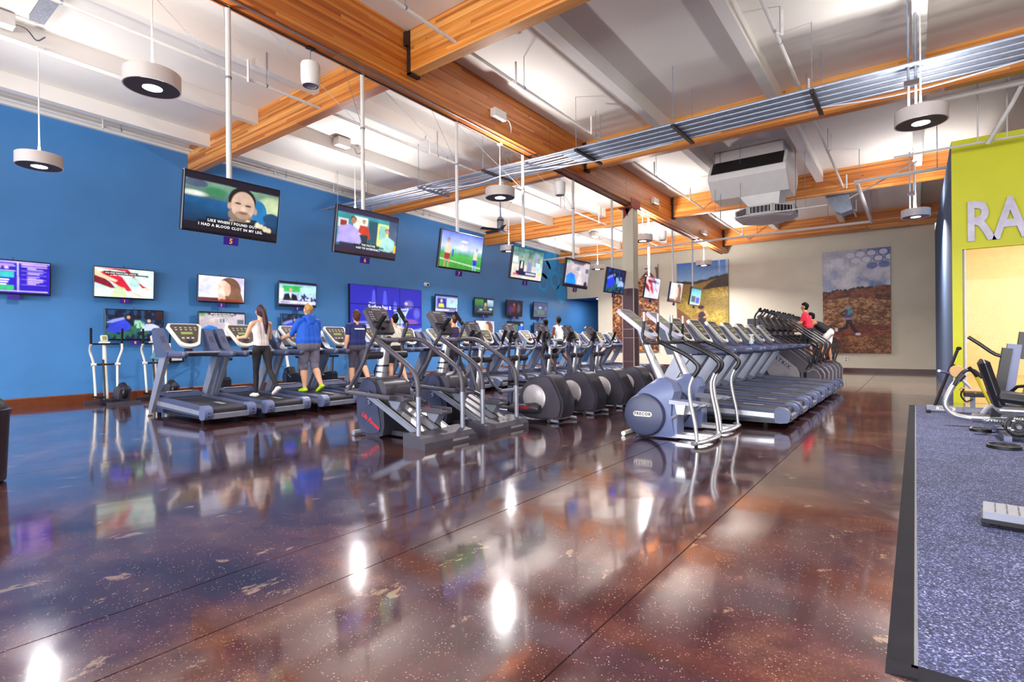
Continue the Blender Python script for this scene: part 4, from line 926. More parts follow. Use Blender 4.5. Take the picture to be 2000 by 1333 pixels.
g1 = c1.Y > .13 + .05 * np.sin(c1.X * 14); c1.grad('#8a4a26', '#5c2a1c', .1, 1, region=g1); c1.put(np.clip((n - .5) * 6, 0, 1) * g1, '#c87c3c', .8); c1.put(np.clip((n - .64) * 9, 0, 1) * g1, '#f0c47c', .8); c1.put(np.clip((.46 - n) * 7, 0, 1) * g1, '#2c1218', .85); c1.put(np.clip((lo - .5) * 4, 0, 1) * g1, '#34161c', .65); c1.put((c1.fnoise(8, 6) > .6) & (c1.Y > .04) & (c1.Y < .18), '#4a2a2c', .85)
banner('banner of brown and gold autumn undergrowth, partly behind the column', c1, -11.47, -9.22, .72, 4.66)
t = thing('wall_outlet', 'small white wall outlet near the floor under the runner banner', 'outlet', (-2.05, B, .45))
MB().cbox(-.06, .06, -.012, 0, -.09, .09, .004).build('plate', WHITEMETAL, t, smooth=False); MB().box(-.02, .02, -.015, -.012, .02, .06).box(-.02, .02, -.015, -.012, -.06, -.02).build('socket', CHARCOAL, t, smooth=False)
# letters on the yellow wall
LET = material('letter_metal', '#b9b3c4', .4, .3, var=.12, scale=8)
for s, x in (('R', .945), ('A', 1.36)):
    o = text_obj('wall_letter', s, 1.0, LET, None, frame((x, YF - .055, 3.29), (1, 0, 0), (0, 0, 1)) @ Matrix.Diagonal((.66, 1, 1, 1)), extrude=.03, bold=.024)
    tag(o, 'large silver letter %s on the yellow wall' % s, 'letter', 'silver letters on the yellow wall')
# ------------------------------------------------------------------ exercise machines (local: front at -x, rear at +x)
ORD = ['first', 'second', 'third', 'fourth', 'fifth', 'sixth', 'seventh', 'eighth', 'ninth', 'tenth', 'eleventh', 'twelfth', 'thirteenth', 'fourteenth', 'fifteenth', 'sixteenth', 'seventeenth', 'eighteenth']
def sm(poly, k=3): return [(p[0], p[1]) for p in cr([(u, v, 0) for u, v in poly], k, True)]
def shield(top, bot, length, n=6):
    """console outline in its own plane: (side, along) with a narrower rounded lower end"""
    pts = []
    for i in range(n + 1):
        t = PI * i / n; pts.append((bot / 2 * math.cos(PI + t) * 1.0, -length * .5 + bot * .32 - math.sin(t) * bot * .32))
    pts += [(top / 2, length * .38), (top / 2 - .03, length * .5), (-top / 2 + .03, length * .5), (-top / 2, length * .38)]
    return pts
def slab_on_plane(mb, outline, origin, ay, t0, t1):
    """outline in (y, along ay) plane; thickness along the plane normal"""
    M = frame(origin, (0, 1, 0), ay); n = len(outline)
    vs = [tuple(M @ Vector((u, v, t0))) for u, v in outline] + [tuple(M @ Vector((u, v, t1))) for u, v in outline]
    # normal of frame: (0,1,0) x ay points to +x for an upright ay
    fs = [tuple(range(n))[::-1], tuple(range(n, 2 * n))] + [(i, (i + 1) % n, n + (i + 1) % n, n + i) for i in range(n)]
    mb.add(vs, fs); return mb
KEYS = material('console_keys', '#b9b3a2', .4, var=.2, scale=60)
LCD = material('console_lcd', '#7d8a4e', .3, var=.1, emit='#8c9c54', estr=.25)
def console(parent, origin, ay, top, bot, length, bezel, face, kname='console'):
    c = slab_on_plane(MB(), shield(top, bot, length), origin, ay, -.05, .0).build(kname, bezel, parent)
    ins = [(u * .84, v * .84 + .025) for u, v in shield(top, bot, length)]
    slab_on_plane(MB(), ins, origin, ay, 0, .004).build('display_face', face, c, smooth=False)
    M = frame(origin, (0, 1, 0), ay)
    k = MB()
    for r in range(2):
        for q in range(5): k.box(-.15 * top / .5 + q * .07 * top / .5, -.12 * top / .5 + q * .07 * top / .5, length * (.30 - r * .09), length * (.335 - r * .09), .004, .007)
    for q in range(3): k.box(-.1 + q * .075, -.06 + q * .075, -length * .16, -length * .1, .004, .007)
    k.move(M).build('keys', KEYS, c, smooth=False)
    MB().box(-.09, .09, length * .03, length * .13, .004, .007).move(M).build('readout', LCD, c, smooth=False)
    MB().box(-.035, .035, -length * .36, -length * .28, .004, .02).move(M).build('stop_key', BLACK, c, smooth=False)
    return c

def make_treadmill(label, loc):
    t = thing('treadmill', label, 'treadmill', loc)
    MB().box(-1.0, .92, -.3, .3, .06, .17).build('underframe', BLACK, t, smooth=False)
    for x in (.72, -.95):
        for s in (-1, 1): MB().cyl((x, s * .27, 0), (x, s * .27, .065), .03, n=10).build('foot', BLACKRUBBER, t)
    for s in (-1, 1):
        a, b = sorted((s * .265, s * .37))
        MB().prism([(-.80, .15), (.90, .115), (.93, .235), (.88, .252), (-.80, .325)], 'y', a, b).build('side_rail', TMBLUE, t)
        a, b = sorted((s * .37, s * .378))
        MB().prism([(-.92, .195), (.88, .14), (.88, .202), (-.92, .27)], 'y', a, b).build('rail_strip', SILVER2, t, smooth=False)
        a, b = sorted((s * .265, s * .385))
        MB().prism(sm([(.86, .085), (.98, .08), (1.03, .1), (1.045, .19), (1.01, .255), (.94, .28), (.86, .265)], 2), 'y', a, b).build('end_cap', TMLIGHT, t)
        bolts = MB()
        for z in (.1, .15): bolts.cyl((1.03, s * .33, z + .03), (1.05, s * .33, z + .03), .009, n=8)
        bolts.build('bolts', BLACK, t)
        a, b = sorted((s * .37, s * .43))
        MB().prism([(-1.0, .06), (-.84, .06), (-.2, 1.04), (-.44, 1.06)], 'y', a, b).build('upright', SILVER, t, smooth=False)
        MB().cyl((-.98, s * .37, .05), (-.98, s * .44, .05), .05, n=14).build('wheel', CREAM, t)
        a, b = sorted((s * .31, s * .44))
        w_ = MB().prism([(-.60, .985), (-.15, 1.0), (-.13, 1.07), (-.32, 1.12), (-.44, 1.24), (-.60, 1.45), (-.66, 1.475), (-.76, 1.45), (-.76, 1.36), (-.66, 1.12)], 'y', a, b).build('arm_housing', TMBLUE, t)
        MB().prism([(-.40, 1.13), (-.46, 1.22), (-.62, 1.42), (-.66, 1.40), (-.60, 1.2), (-.5, 1.1)], 'y', a + .03, b - .03).move(Matrix.Translation((.03, 0, .012))).build('holder_recess', TMDARK, w_)
        MB().tube(cr([(-.40, s * .375, 1.03), (-.1, s * .38, 1.035), (.2, s * .37, 1.035), (.33, s * .365, 1.035), (.375, s * .36, 1.03)], 3), [.05, .052, .054, .055, .055, .055, .055, .055, .055, .053, .047, .038, .02], 10, squash=1.0).build('handrail', TMBLUE if s < 0 else TMBLUE, t)
    MB().prism([(-.86, .285), (-.86, .305), (.93, .242), (.985, .21), (.985, .17), (.93, .15), (.9, .22)], 'y', -.268, .268).build('belt', BELT, t)
    MB().cyl((.935, -.27, .195), (.935, .27, .195), .052, n=16).build('rear_roller', BELT, t)
    MB().prism([(.95, .085), (1.02, .085), (1.03, .155), (.985, .165)], 'y', -.27, .27).build('rear_plate', SILVER, t, smooth=False)
    MB().box(.35, .62, .05, .12, .2605, .2635, rot=Matrix.Rotation(.036, 3, 'Y')).build('belt_print', material('belt_mark', '#8a8a94', .6) if 'belt_mark' not in bpy.data.materials else bpy.data.materials['belt_mark'], t, smooth=False)
    rings = []
    for x, zt, wd in ((-1.14, .24, .30), (-1.08, .34, .35), (-.96, .39, .37), (-.84, .392, .37), (-.72, .355, .36), (-.60, .318, .34)):
        rings.append([(x, -wd, .07), (x, -wd, zt - .06), (x, -wd + .06, zt), (x, wd - .06, zt), (x, wd, zt - .06), (x, wd, .07)])
    MB().loft(rings).build('motor_hood', TMDARK, t)
    MB().box(-.86, -.8, -.2, .2, .388, .396).build('hood_label', CREAM, t, smooth=False)
    MB().cbox(-.58, -.14, -.36, .36, 1.0, 1.06, .012).build('tray', TMDARK, t, smooth=False)
    MB().tube([(-.10, -.36, 1.065), (-.10, .36, 1.065)], .018, 10).build('grip_bar', SILVER2, t)
    MB().box(-.5, -.42, -.05, .05, 1.05, 1.28).build('console_neck', TMDARK, t, smooth=False)
    console(t, (-.50, 0, 1.355), (-.62, 0, .785), .54, .34, .50, CREAM, SCREENGREY)
    MB().cyl((-.12, -.02, 1.06), (-.09, -.02, 1.075), .022, n=10).build('stop_button', REDPRINT, t)
    return t

TMX = -9.335
TM_Y = [3.9, 4.85, 5.87, 6.86, 7.85] + [8.85 + 1.0 * k for k in range(12)]
rt = ['nearest of its row, standing empty at the left', 'used by the woman with the red ponytail', 'used by the man in the blue hoodie', 'used by the person in the navy shirt', 'fifth of its row, used by the person in shorts']
tm0 = None
for k, y in enumerate(TM_Y):
    lb = 'grey treadmill facing the blue wall, ' + (rt[k] if k < 5 else ORD[k] + ' of its row from the left')
    if tm0 is None: tm0 = make_treadmill(lb, (TMX, y, 0)); tm0['group'] = 'treadmills facing the blue wall'
    else: copy_tree(tm0, (TMX, y, 0), lb)
TR_Y = [8.24, 9.16, 10.12, 11.1, 12.1, 13.1, 14.1]
for k, y in enumerate(TR_Y):
    o = copy_tree(tm0, (-2.375, y, 0), 'blue grey treadmill in the right hand row, ' + ('nearest, right behind the stair steppers' if k == 0 else ('last, next to the stair climbers' if k == 6 else ORD[k] + ' from the camera')))
    o['group'] = 'treadmills in the right hand row'

# ---- climbing trainers with sloping silver tracks
LFGREY = material('trainer_charcoal', '#4b4752', .4, var=.08)
LFDARK = material('trainer_dark', '#34323e', .42, var=.1)
LFBLUE = material('trainer_shroud', '#363a55', .4, var=.08)
LFKEY = material('trainer_keys', '#a7a4ad', .4, var=.2, scale=50)
def lf_console(t, origin, ay, w, l):
    out = [(-w * .42, -l / 2), (w * .42, -l / 2), (w * .46, -l * .3), (w * .5, l * .42), (w * .38, l / 2), (-w * .38, l / 2), (-w * .5, l * .42), (-w * .46, -l * .3)]
    c = slab_on_plane(MB(), out, origin, ay, -.06, 0).build('console', LFGREY, t)
    M = frame(origin, (0, 1, 0), ay); k = MB()
    for sx in (-1, 1):
        for r in range(4):
            for q in range(2): k.box(sx * w * (.26 + q * .1) - .012, sx * w * (.26 + q * .1) + .012, l * (.30 - r * .09) - .008, l * (.30 - r * .09) + .008, 0, .003)
    k.move(M).build('keys', LFKEY, c, smooth=False)
    MB().box(-w * .16, w * .16, l * .02, l * .3, 0, .003).move(M).build('display', material('trainer_lcd', '#5a5358', .25) if 'trainer_lcd' not in bpy.data.materials else bpy.data.materials['trainer_lcd'], c, smooth=False)
    MB().box(-w * .38, w * .38, -l * .10, -l * .085, 0, .02).move(M).build('ledge', BLACK, c, smooth=False)
    MB().box(-w * .2, w * .2, l * .39, l * .44, 0, .003).move(M).build('maker_badge', LFKEY, c, smooth=False)
    MB().cyl(tuple(M @ Vector((-w * .1, -l * .3, 0))), tuple(M @ Vector((-w * .1, -l * .3, .06))), w * .13, n=14).build('fan_port', BLACK, c)
    return c
def make_summit(label, loc):
    t = thing('climbing_trainer', label, 'cardio machine', loc, group='climbing trainers in the middle')
    lf_console(t, (-.47, 0, 1.50), (-.55, 0, .83), .36, .40)
    MB().tube([(-.49, 0, .62), (-.42, 0, .95), (-.36, 0, 1.2)], [.085, .075, .06], 16).build('mast', SILVER2, t)
    MB().tube([(-.38, 0, 1.1), (-.43, 0, 1.3), (-.46, 0, 1.42)], .028, 10).build('console_stem', SILVER, t)
    for z, x in ((.82, -.452), (.90, -.433)): MB().lathe([(.083, -.012), (.083, .012)], (x, 0, z), 16).build('strap', BLACK, t)
    sh = [(-.62, .02), (-.70, .2), (-.72, .42), (-.68, .6), (-.58, .72), (-.46, .76), (-.32, .72), (-.24, .62), (-.2, .5), (-.2, .03)]
    MB().prism(sm(sh), 'y', -.20, .20).build('shroud', LFDARK, t)
    for s in (-1, 1):
        a, b = sorted((s * .20, s * .212))
        MB().prism(sm([(-.60, .05), (-.67, .22), (-.685, .42), (-.65, .58), (-.56, .69), (-.46, .725), (-.36, .695), (-.30, .6), (-.31, .45), (-.26, .3), (-.26, .07)]), 'y', a, b).build('side_cover', LFBLUE, t)
        MB().lathe([(.052, 0), (.052, .006)], (-.44, s * .212 if s > 0 else s * .218, .44), 18, 'y').build('badge', material('badge_dark', '#2b2d50', .4) if 'badge_dark' not in bpy.data.materials else bpy.data.materials['badge_dark'], t)
        MB().tube(cr([(-.42, s * .222, .47), (-.46, s * .222, .45), (-.42, s * .222, .43), (-.46, s * .222, .41)], 3), .006, 6).build('badge_mark', SILVER2, t)
        text_obj('side_lettering', 'Life Fitness', .085, REDPRINT, t, frame((-.42, s * .2145, .2), (-s * .94, 0, s * .36) if s > 0 else (.90, 0, -.44), (0, 0, 1)), bold=.002, shear=.2)
    MB().prism(sm([(-.42, .60), (-.36, .70), (-.22, .72), (-.13, .64), (-.15, .52), (-.3, .52)]), 'y', -.2, .2).build('top_cover', LFGREY, t)
    # handrails
    for s in (-1, 1):
        y = s * .37
        MB().tube(cr([(-.26, s * .12, 1.22), (-.2, s * .26, 1.245), (-.06, y, 1.22), (.2, y, 1.08), (.45, y, .94), (.58, y, .84), (.63, y, .7), (.635, y, .58)], 4), .03, 12).build('handrail', LFGREY, t)
        MB().tube([(.635, y, .58), (.635, y, .1)], .03, 12).build('rail_post', SILVER, t)
    MB().tube([(-.28, -.2, 1.235), (-.28, .2, 1.235)], .032, 10).build('cross_tube', SILVER, t)
    MB().tube([(-.36, -.02, 1.2), (-.26, -.02, 1.24)], .05, 10).build('clamp_block', LFDARK, t)
    # swinging arms, one forward one back
    for s, pts, low in ((-1, [(.02, -.33, 1.53), (-.05, -.33, 1.47), (-.13, -.33, 1.38), (-.2, -.33, 1.26), (-.32, -.33, 1.12), (-.36, -.34, 1.02), (-.42, -.35, .9), (-.6, -.36, .68), (-.69, -.36, .57)], (.13, -.34, .53)),
                        (1, [(-.5, .33, 1.66), (-.42, .33, 1.56), (-.33, .33, 1.46), (-.37, .33, 1.34), (-.43, .33, 1.22), (-.42, .34, 1.02), (-.46, .35, .84), (-.56, .36, .7), (-.62, .36, .6)], (.02, .34, .40))):
        MB().tube(cr(pts, 3), .024, 10).build('swing_arm', LFGREY, t)
        MB().ell(pts[-1], (.05, .045, .05)).build('arm_joint', LFDARK, t)
        MB().tube([pts[-1], low], .03, 10).build('link_bar', LFGREY, t)
        MB().tube([pts[0], pts[1], pts[2]], .028, 10).build('arm_grip', BLACKRUBBER, t)
        MB().tube([(-.36, s * .33, 1.04), (-.36, s * .1, 1.04)], .05, 14).build('pivot_housing', LFDARK, t)
    # sloping tracks
    d = Vector((.99, 0, -.45)).normalized(); nn = Vector((.45, 0, .99)).normalized()
    def plank(y0, y1, lift, mat_, nm, th=.03):
        a = Vector((-.42, 0, .57)); b = Vector((.55, 0, .13)); mb = MB()
        mb.prism([(a.x + nn.x * lift, a.z + nn.z * lift), (b.x + nn.x * lift, b.z + nn.z * lift), (b.x + nn.x * (lift - th), b.z + nn.z * (lift - th)), (a.x + nn.x * (lift - th), a.z + nn.z * (lift - th))][::-1], 'y', y0, y1)
        return mb.build(nm, mat_, t, smooth=False)
    plank(-.27, .27, 0, SILVER, 'track_bed', .06)
    for y0, y1 in ((-.255, -.09), (-.05, .05), (.09, .255)): plank(y0, y1, .012, SILVER2, 'track_plate', .012)
    for y in (-.235, -.1, .1, .235): plank(y - .012, y + .012, .018, BLACK, 'guide_strip', .008)
    for s, f in ((-1, .42), (1, .78)):
        c = Vector((-.42, 0, .57)).lerp(Vector((.55, 0, .13)), f) + nn * .13
        MB().cbox(c.x - .17, c.x + .19, s * .15 - .085, s * .15 + .085, c.z - .02, c.z + .015, .01, rot=Matrix.Rotation(.05, 3, 'Y')).cbox(c.x - .17, c.x + .19, s * .15 - .095, s * .15 - .08, c.z - .02, c.z + .05, .006).cbox(c.x - .17, c.x + .19, s * .15 + .08, s * .15 + .095, c.z - .02, c.z + .05, .006).build('pedal', LFGREY, t, smooth=False)
        MB().prism([(c.x - .12, c.z - .02), (c.x + .12, c.z - .02), (c.x + .03, c.z - .14), (c.x - .05, c.z - .11)], 'y', s * .15 - .06, s * .15 + .06).build('pedal_carriage', SILVER, t, smooth=False)
    MB().prism([(.44, 0.0), (.80, 0.0), (.80, .07), (.74, .12), (.5, .16), (.44, .15)], 'y', -.43, .43).build('rear_base', LFGREY, t, smooth=False)
    MB().box(.801, .803, .02, .3, .03, .06).build('base_badge', SILVER2, t, smooth=False)
    MB().tube([(-.66, -.3, .04), (-.66, .3, .04)], .032, 12).build('front_foot', SILVER2, t)
    MB().box(-.66, .5, -.06, .06, .02, .08).build('spine', LFDARK, t, smooth=False)
    return t
s0 = make_summit('charcoal climbing trainer with sloping silver tracks, nearer of the two', (-5.15, 4.57, 0))
copy_tree(s0, (-5.15, 5.70, 0), 'charcoal climbing trainer with sloping silver tracks, beside the elliptical trainers')

# ---- elliptical trainers with the drive at the rear
def make_elliptical(label, loc):
    t = thing('elliptical_trainer', label, 'elliptical trainer', loc, group='elliptical trainers in the middle row')
    hs = [(.12, .10), (.08, .24), (.10, .40), (.20, .56), (.36, .65), (.55, .685), (.68, .66), (.78, .52), (.86, .36), (.885, .25), (.86, .13), (.78, .05), (.3, .03)]
    hs = sm(hs)
    MB().prism(hs, 'y', -.16, .16).build('drive_housing', LFDARK, t)
    ins = [((x - .45) * .93 + .45, (z - .34) * .93 + .34) for x, z in hs]
    MB().prism(ins, 'y', -.20, .20).build('housing_cheek', material('housing_graphite', '#45414c', .36, var=.08) if 'housing_graphite' not in bpy.data.materials else bpy.data.materials['housing_graphite'], t)
    for z, x in ((.645, .655), (.62, .68), (.595, .70)): MB().box(x - .012, x + .012, -.1, .1, z, z + .012).build('vent_slot', BLACK, t, smooth=False)
    for s in (-1, 1):
        MB().lathe([(.205, 0), (.205, .012), (.19, .022), (.03, .026), (.03, .034), (.001, .036)] if s > 0 else [(.001, -.036), (.03, -.034), (.03, -.026), (.19, -.022), (.205, -.012), (.205, 0)], (.40, s * .20, .345), 36, 'y', cap=False).build('crank_disc', material('disc_silver', '#b4aeb0', .36, .3, var=.1) if 'disc_silver' not in bpy.data.materials else bpy.data.materials['disc_silver'], t)
        ph = -.9 if s < 0 else .9
        cx, cz = .40 + .15 * math.cos(ph), .345 + .15 * math.sin(ph) * s * -1
        cz = .345 - .14 if s < 0 else .345 + .14
        # pedal arm cover with lettering
        a = MB(); r = .07
        a.tube([(cx + .05, s * .275, cz - .01), (cx - .02, s * .275, cz), (cx - .45, s * .275, cz - .035), (cx - .52, s * .275, cz - .04)], [.055, .085, .065, .05], 12)
        ac = a.build('pedal_arm_cover', LFDARK, t)
        text_obj('arm_lettering', 'Life Fitness', .075, REDPRINT, ac, frame((cx - .2, s * .358 if s > 0 else s * .355, cz + .005), (1, 0, .05) if s < 0 else (-1, 0, -.05), (0, 0, 1)), bold=.002, shear=.2)
        fx, fz = -.62, cz * .5 + .12
        MB().tube([(cx - .45, s * .275, cz - .03), (fx, s * .26, fz)], .03, 10).build('pedal_bar', SILVER, t)
        px_ = cx - .62
        MB().cbox(px_ - .2, px_ + .18, s * .17 - .075, s * .17 + .085, cz - .0, cz + .03, .01).cbox(px_ - .21, px_ - .19, s * .17 - .075, s * .17 + .085, cz, cz + .08, .006).cbox(px_ - .2, px_ + .1, s * .26 - .02, s * .26 - .005, cz, cz + .07, .005).build('pedal', BLACKRUBBER, t, smooth=False)
        # swinging arm and its handle
        lean = .10 * s
        pv = (-.84, s * .20, .90)
        pts = [(-.62 + lean, s * .30, 1.40), (-.67 + lean, s * .31, 1.30), (-.70 + lean * .7, s * .32, 1.18), (-.78 + lean * .3, s * .30, 1.02), (-.84, s * .26, .90), (-.82 - lean * .6, s * .25, .6), (fx, s * .26, fz)]
        MB().tube(cr(pts, 3), .024, 10).build('swing_arm', LFGREY, t)
        MB().tube([pts[0], pts[1], pts[2]], .028, 10).build('arm_grip', BLACKRUBBER, t)
        MB().tube([(-.84, s * .05, .9), (-.84, s * .26, .9)], .055, 12).build('pivot_housing', LFDARK, t)
        MB().ell((fx, s * .26, fz), (.05, .045, .05)).build('arm_joint', LFDARK, t)
        MB().tube(cr([(-.78, s * .06, 1.08), (-.66, s * .16, 1.06), (-.58, s * .2, 1.1), (-.55, s * .2, 1.2)], 3), .018, 8).build('fixed_handle', SILVER2, t)
        MB().box(-1.0, -.9, s * .06 - .035, s * .06 + .035, .04, .86, rot=Matrix.Rotation(.06, 3, 'Y')).build('mast_leg', LFBLUE, t, smooth=False)
    MB().tube([(-.95, 0, .05), (-.88, 0, .6), (-.82, 0, 1.1)], [.06, .055, .04], 14).build('mast', SILVER2, t)
    MB().tube([(-.83, 0, 1.05), (-.9, 0, 1.25), (-.93, 0, 1.36)], .03, 10).build('console_stem', SILVER, t)
    MB().cyl((-.76, .09, 1.08), (-.76, .09, 1.2), .04, n=14).build('cup_holder', material('cup_white', '#c9c8d2', .4) if 'cup_white' not in bpy.data.materials else bpy.data.materials['cup_white'], t)
    lf_console(t, (-.95, 0, 1.38), (-.48, 0, .87), .34, .38)
    MB().box(-.98, .3, -.05, .05, .03, .1).build('spine', SILVER, t, smooth=False)
    MB().tube([(-.98, -.3, .04), (-.98, .3, .04)], .032, 12).build('front_foot', SILVER2, t)
    MB().tube([(.72, -.3, .035), (.72, .3, .035)], .032, 12).build('rear_foot', CHROME, t)
    for s in (-1, 1): MB().tube([(.72, s * .26, .035), (.86, s * .26, .03)], .02, 8).build('foot_end', SILVER, t)
    return t
EY = [6.84, 7.9, 8.98, 9.98, 10.98]
e0 = None
for k, y in enumerate(EY):
    lb = 'dark elliptical trainer with round silver disc, %s of its row' % (['first, by the climbing trainers', 'second', 'third', 'fourth, before the column', 'fifth and farthest'][k])
    if e0 is None: e0 = make_elliptical(lb, (-5.0, y, 0))
    else: copy_tree(e0, (-5.0, y, 0), lb)

# ---- stair steppers in the right foreground
STEPBLUE = material('stepper_blue', '#67739c', .36, var=.06)
STEPDISC = material('stepper_disc', '#3c425f', .4, var=.06)
def make_stepper(label, loc):
    t = thing('stair_stepper', label, 'stair stepper', loc, group='stair steppers')
    rings = []
    for z, x0, x1, w in ((.02, -.40, .16, .13), (.12, -.49, .14, .17), (.30, -.51, .12, .18), (.48, -.44, .13, .18), (.58, -.34, .16, .17), (.68, -.2, .12, .14), (.74, -.12, .0, .08)):
        rings.append([(x0 + .04, -w * .7, z), ((x0 + x1) / 2, -w, z), (x1 - .02, -w * .85, z), (x1, 0, z), (x1 - .02, w * .85, z), ((x0 + x1) / 2, w, z), (x0 + .04, w * .7, z), (x0, 0, z)])
    MB().loft(rings).build('body', STEPBLUE, t)
    for s in (-1, 1):
        prof = [(.001, .07), (.20, .065), (.245, .05), (.262, .02), (.265, -.03)]
        MB().lathe(prof if s > 0 else [(r, -h) for r, h in prof][::-1], (-.225, s * .165, .285), 40, 'y', cap=False).build('side_disc', STEPDISC, t)
        pl = [(x, z) for x, z in rrect(.24, .06, .03, 4, -.225, .30)]
        a, b = sorted((s * .232, s * .24))
        MB().prism(pl, 'y', a, b).build('name_plate', CREAM, t)
        text_obj('plate_lettering', 'PRECOR', .05, INKPRINT, t, frame((-.225, s * .2415, .30), (1, 0, 0) if s < 0 else (-1, 0, 0), (0, 0, 1)), bold=.002, spacing=1.2)
        MB().tube(cr([(.02, s * .18, 1.175), (.06, s * .36, 1.18), (.18, s * .40, 1.13), (.38, s * .40, 1.03), (.5, s * .40, .93), (.505, s * .40, .86), (.455, s * .40, .79)], 4), .026, 12).build('handrail', BLACK, t)
        MB().tube(cr([(.455, s * .40, .79), (.41, s * .40, .66), (.42, s * .40, .5), (.47, s * .40, .25), (.49, s * .40, .06)], 4), .021, 12).build('rail_post', SILVER2, t)
        MB().tube(cr([(-.20, s * .22, 1.46), (-.205, s * .23, 1.36), (-.215, s * .24, 1.26), (-.18, s * .22, 1.19), (-.06, s * .18, 1.17)], 4), .018, 10).build('front_handle', BLACK, t)
        MB().tube([(-.20, s * .22, 1.545), (-.20, s * .22, 1.44)], .021, 12).build('pulse_grip', SILVER2, t)
        z = .44 if s < 0 else .41
        MB().prism([(.10, z), (.42, z - .01), (.46, z + .012), (.40, z + .03), (.10, z + .05)], 'y', s * .14 - .075, s * .14 + .075).build('pedal', SILVER, t, smooth=False)
        MB().prism([(.16, z - .01), (.28, z - .01), (.26, z - .12), (.18, z - .12)], 'y', s * .14 - .035, s * .14 + .035).build('pedal_bracket', SILVER2, t, smooth=False)
        MB().tube([(.22, s * .14, z - .1), (.0, s * .12, .2)], .022, 8).build('pedal_lever', SILVER, t)
    MB().box(.0, .16, -.12, .12, 0.02, .44).build('rear_housing', STEPBLUE, t, smooth=False)
    MB().tube([(-.06, 0, .68), (-.17, 0, .92), (-.28, 0, 1.17)], [.06, .052, .045], 14).build('mast', SILVER2, t)
    MB().tube([(-.22, -.2, 1.17), (-.02, -.2, 1.17), (.02, -.18, 1.175), (.02, .18, 1.175), (-.02, .2, 1.17)], .02, 10).build('cross_tube', BLACK, t)
    MB().tube([(-.28, 0, 1.14), (-.36, 0, 1.36)], .04, 10).build('console_stem', SILVER, t)
    console(t, (-.35, 0, 1.43), (-.77, 0, .64), .40, .30, .56, material('pale_lilac_plastic', '#cfcfe0', .36) if 'pale_lilac_plastic' not in bpy.data.materials else bpy.data.materials['pale_lilac_plastic'], material('lilac_face', '#7c7a80', .35, var=.1, scale=30) if 'lilac_face' not in bpy.data.materials else bpy.data.materials['lilac_face'])
    MB().tube(cr([(.45, -.43, .035), (.53, -.28, .045), (.555, 0, .05), (.53, .28, .045), (.45, .43, .035)], 4), .036, 10, squash=.7).build('rear_foot', SILVER2, t)
    for y in (-.40, .40): MB().cyl((.48, y, 0), (.48, y, .03), .02, n=10).build('foot_pad', BLACKRUBBER, t)
    for s in (-1, 1): MB().box(.1, .53, s * .1 - .02, s * .1 + .02, .03, .07).build('base_bar', SILVER2, t, smooth=False)
    MB().tube([(-.5, -.2, .03), (-.5, .2, .03)], .03, 10).build('front_foot', CREAM, t)
    return t
p0 = make_stepper('blue grey stair stepper with a round disc and curved rails, nearest in the right foreground', (-2.45, 6.42, 0))
copy_tree(p0, (-2.45, 7.34, 0), 'blue grey stair stepper with curved rails, between the nearest one and the treadmills')

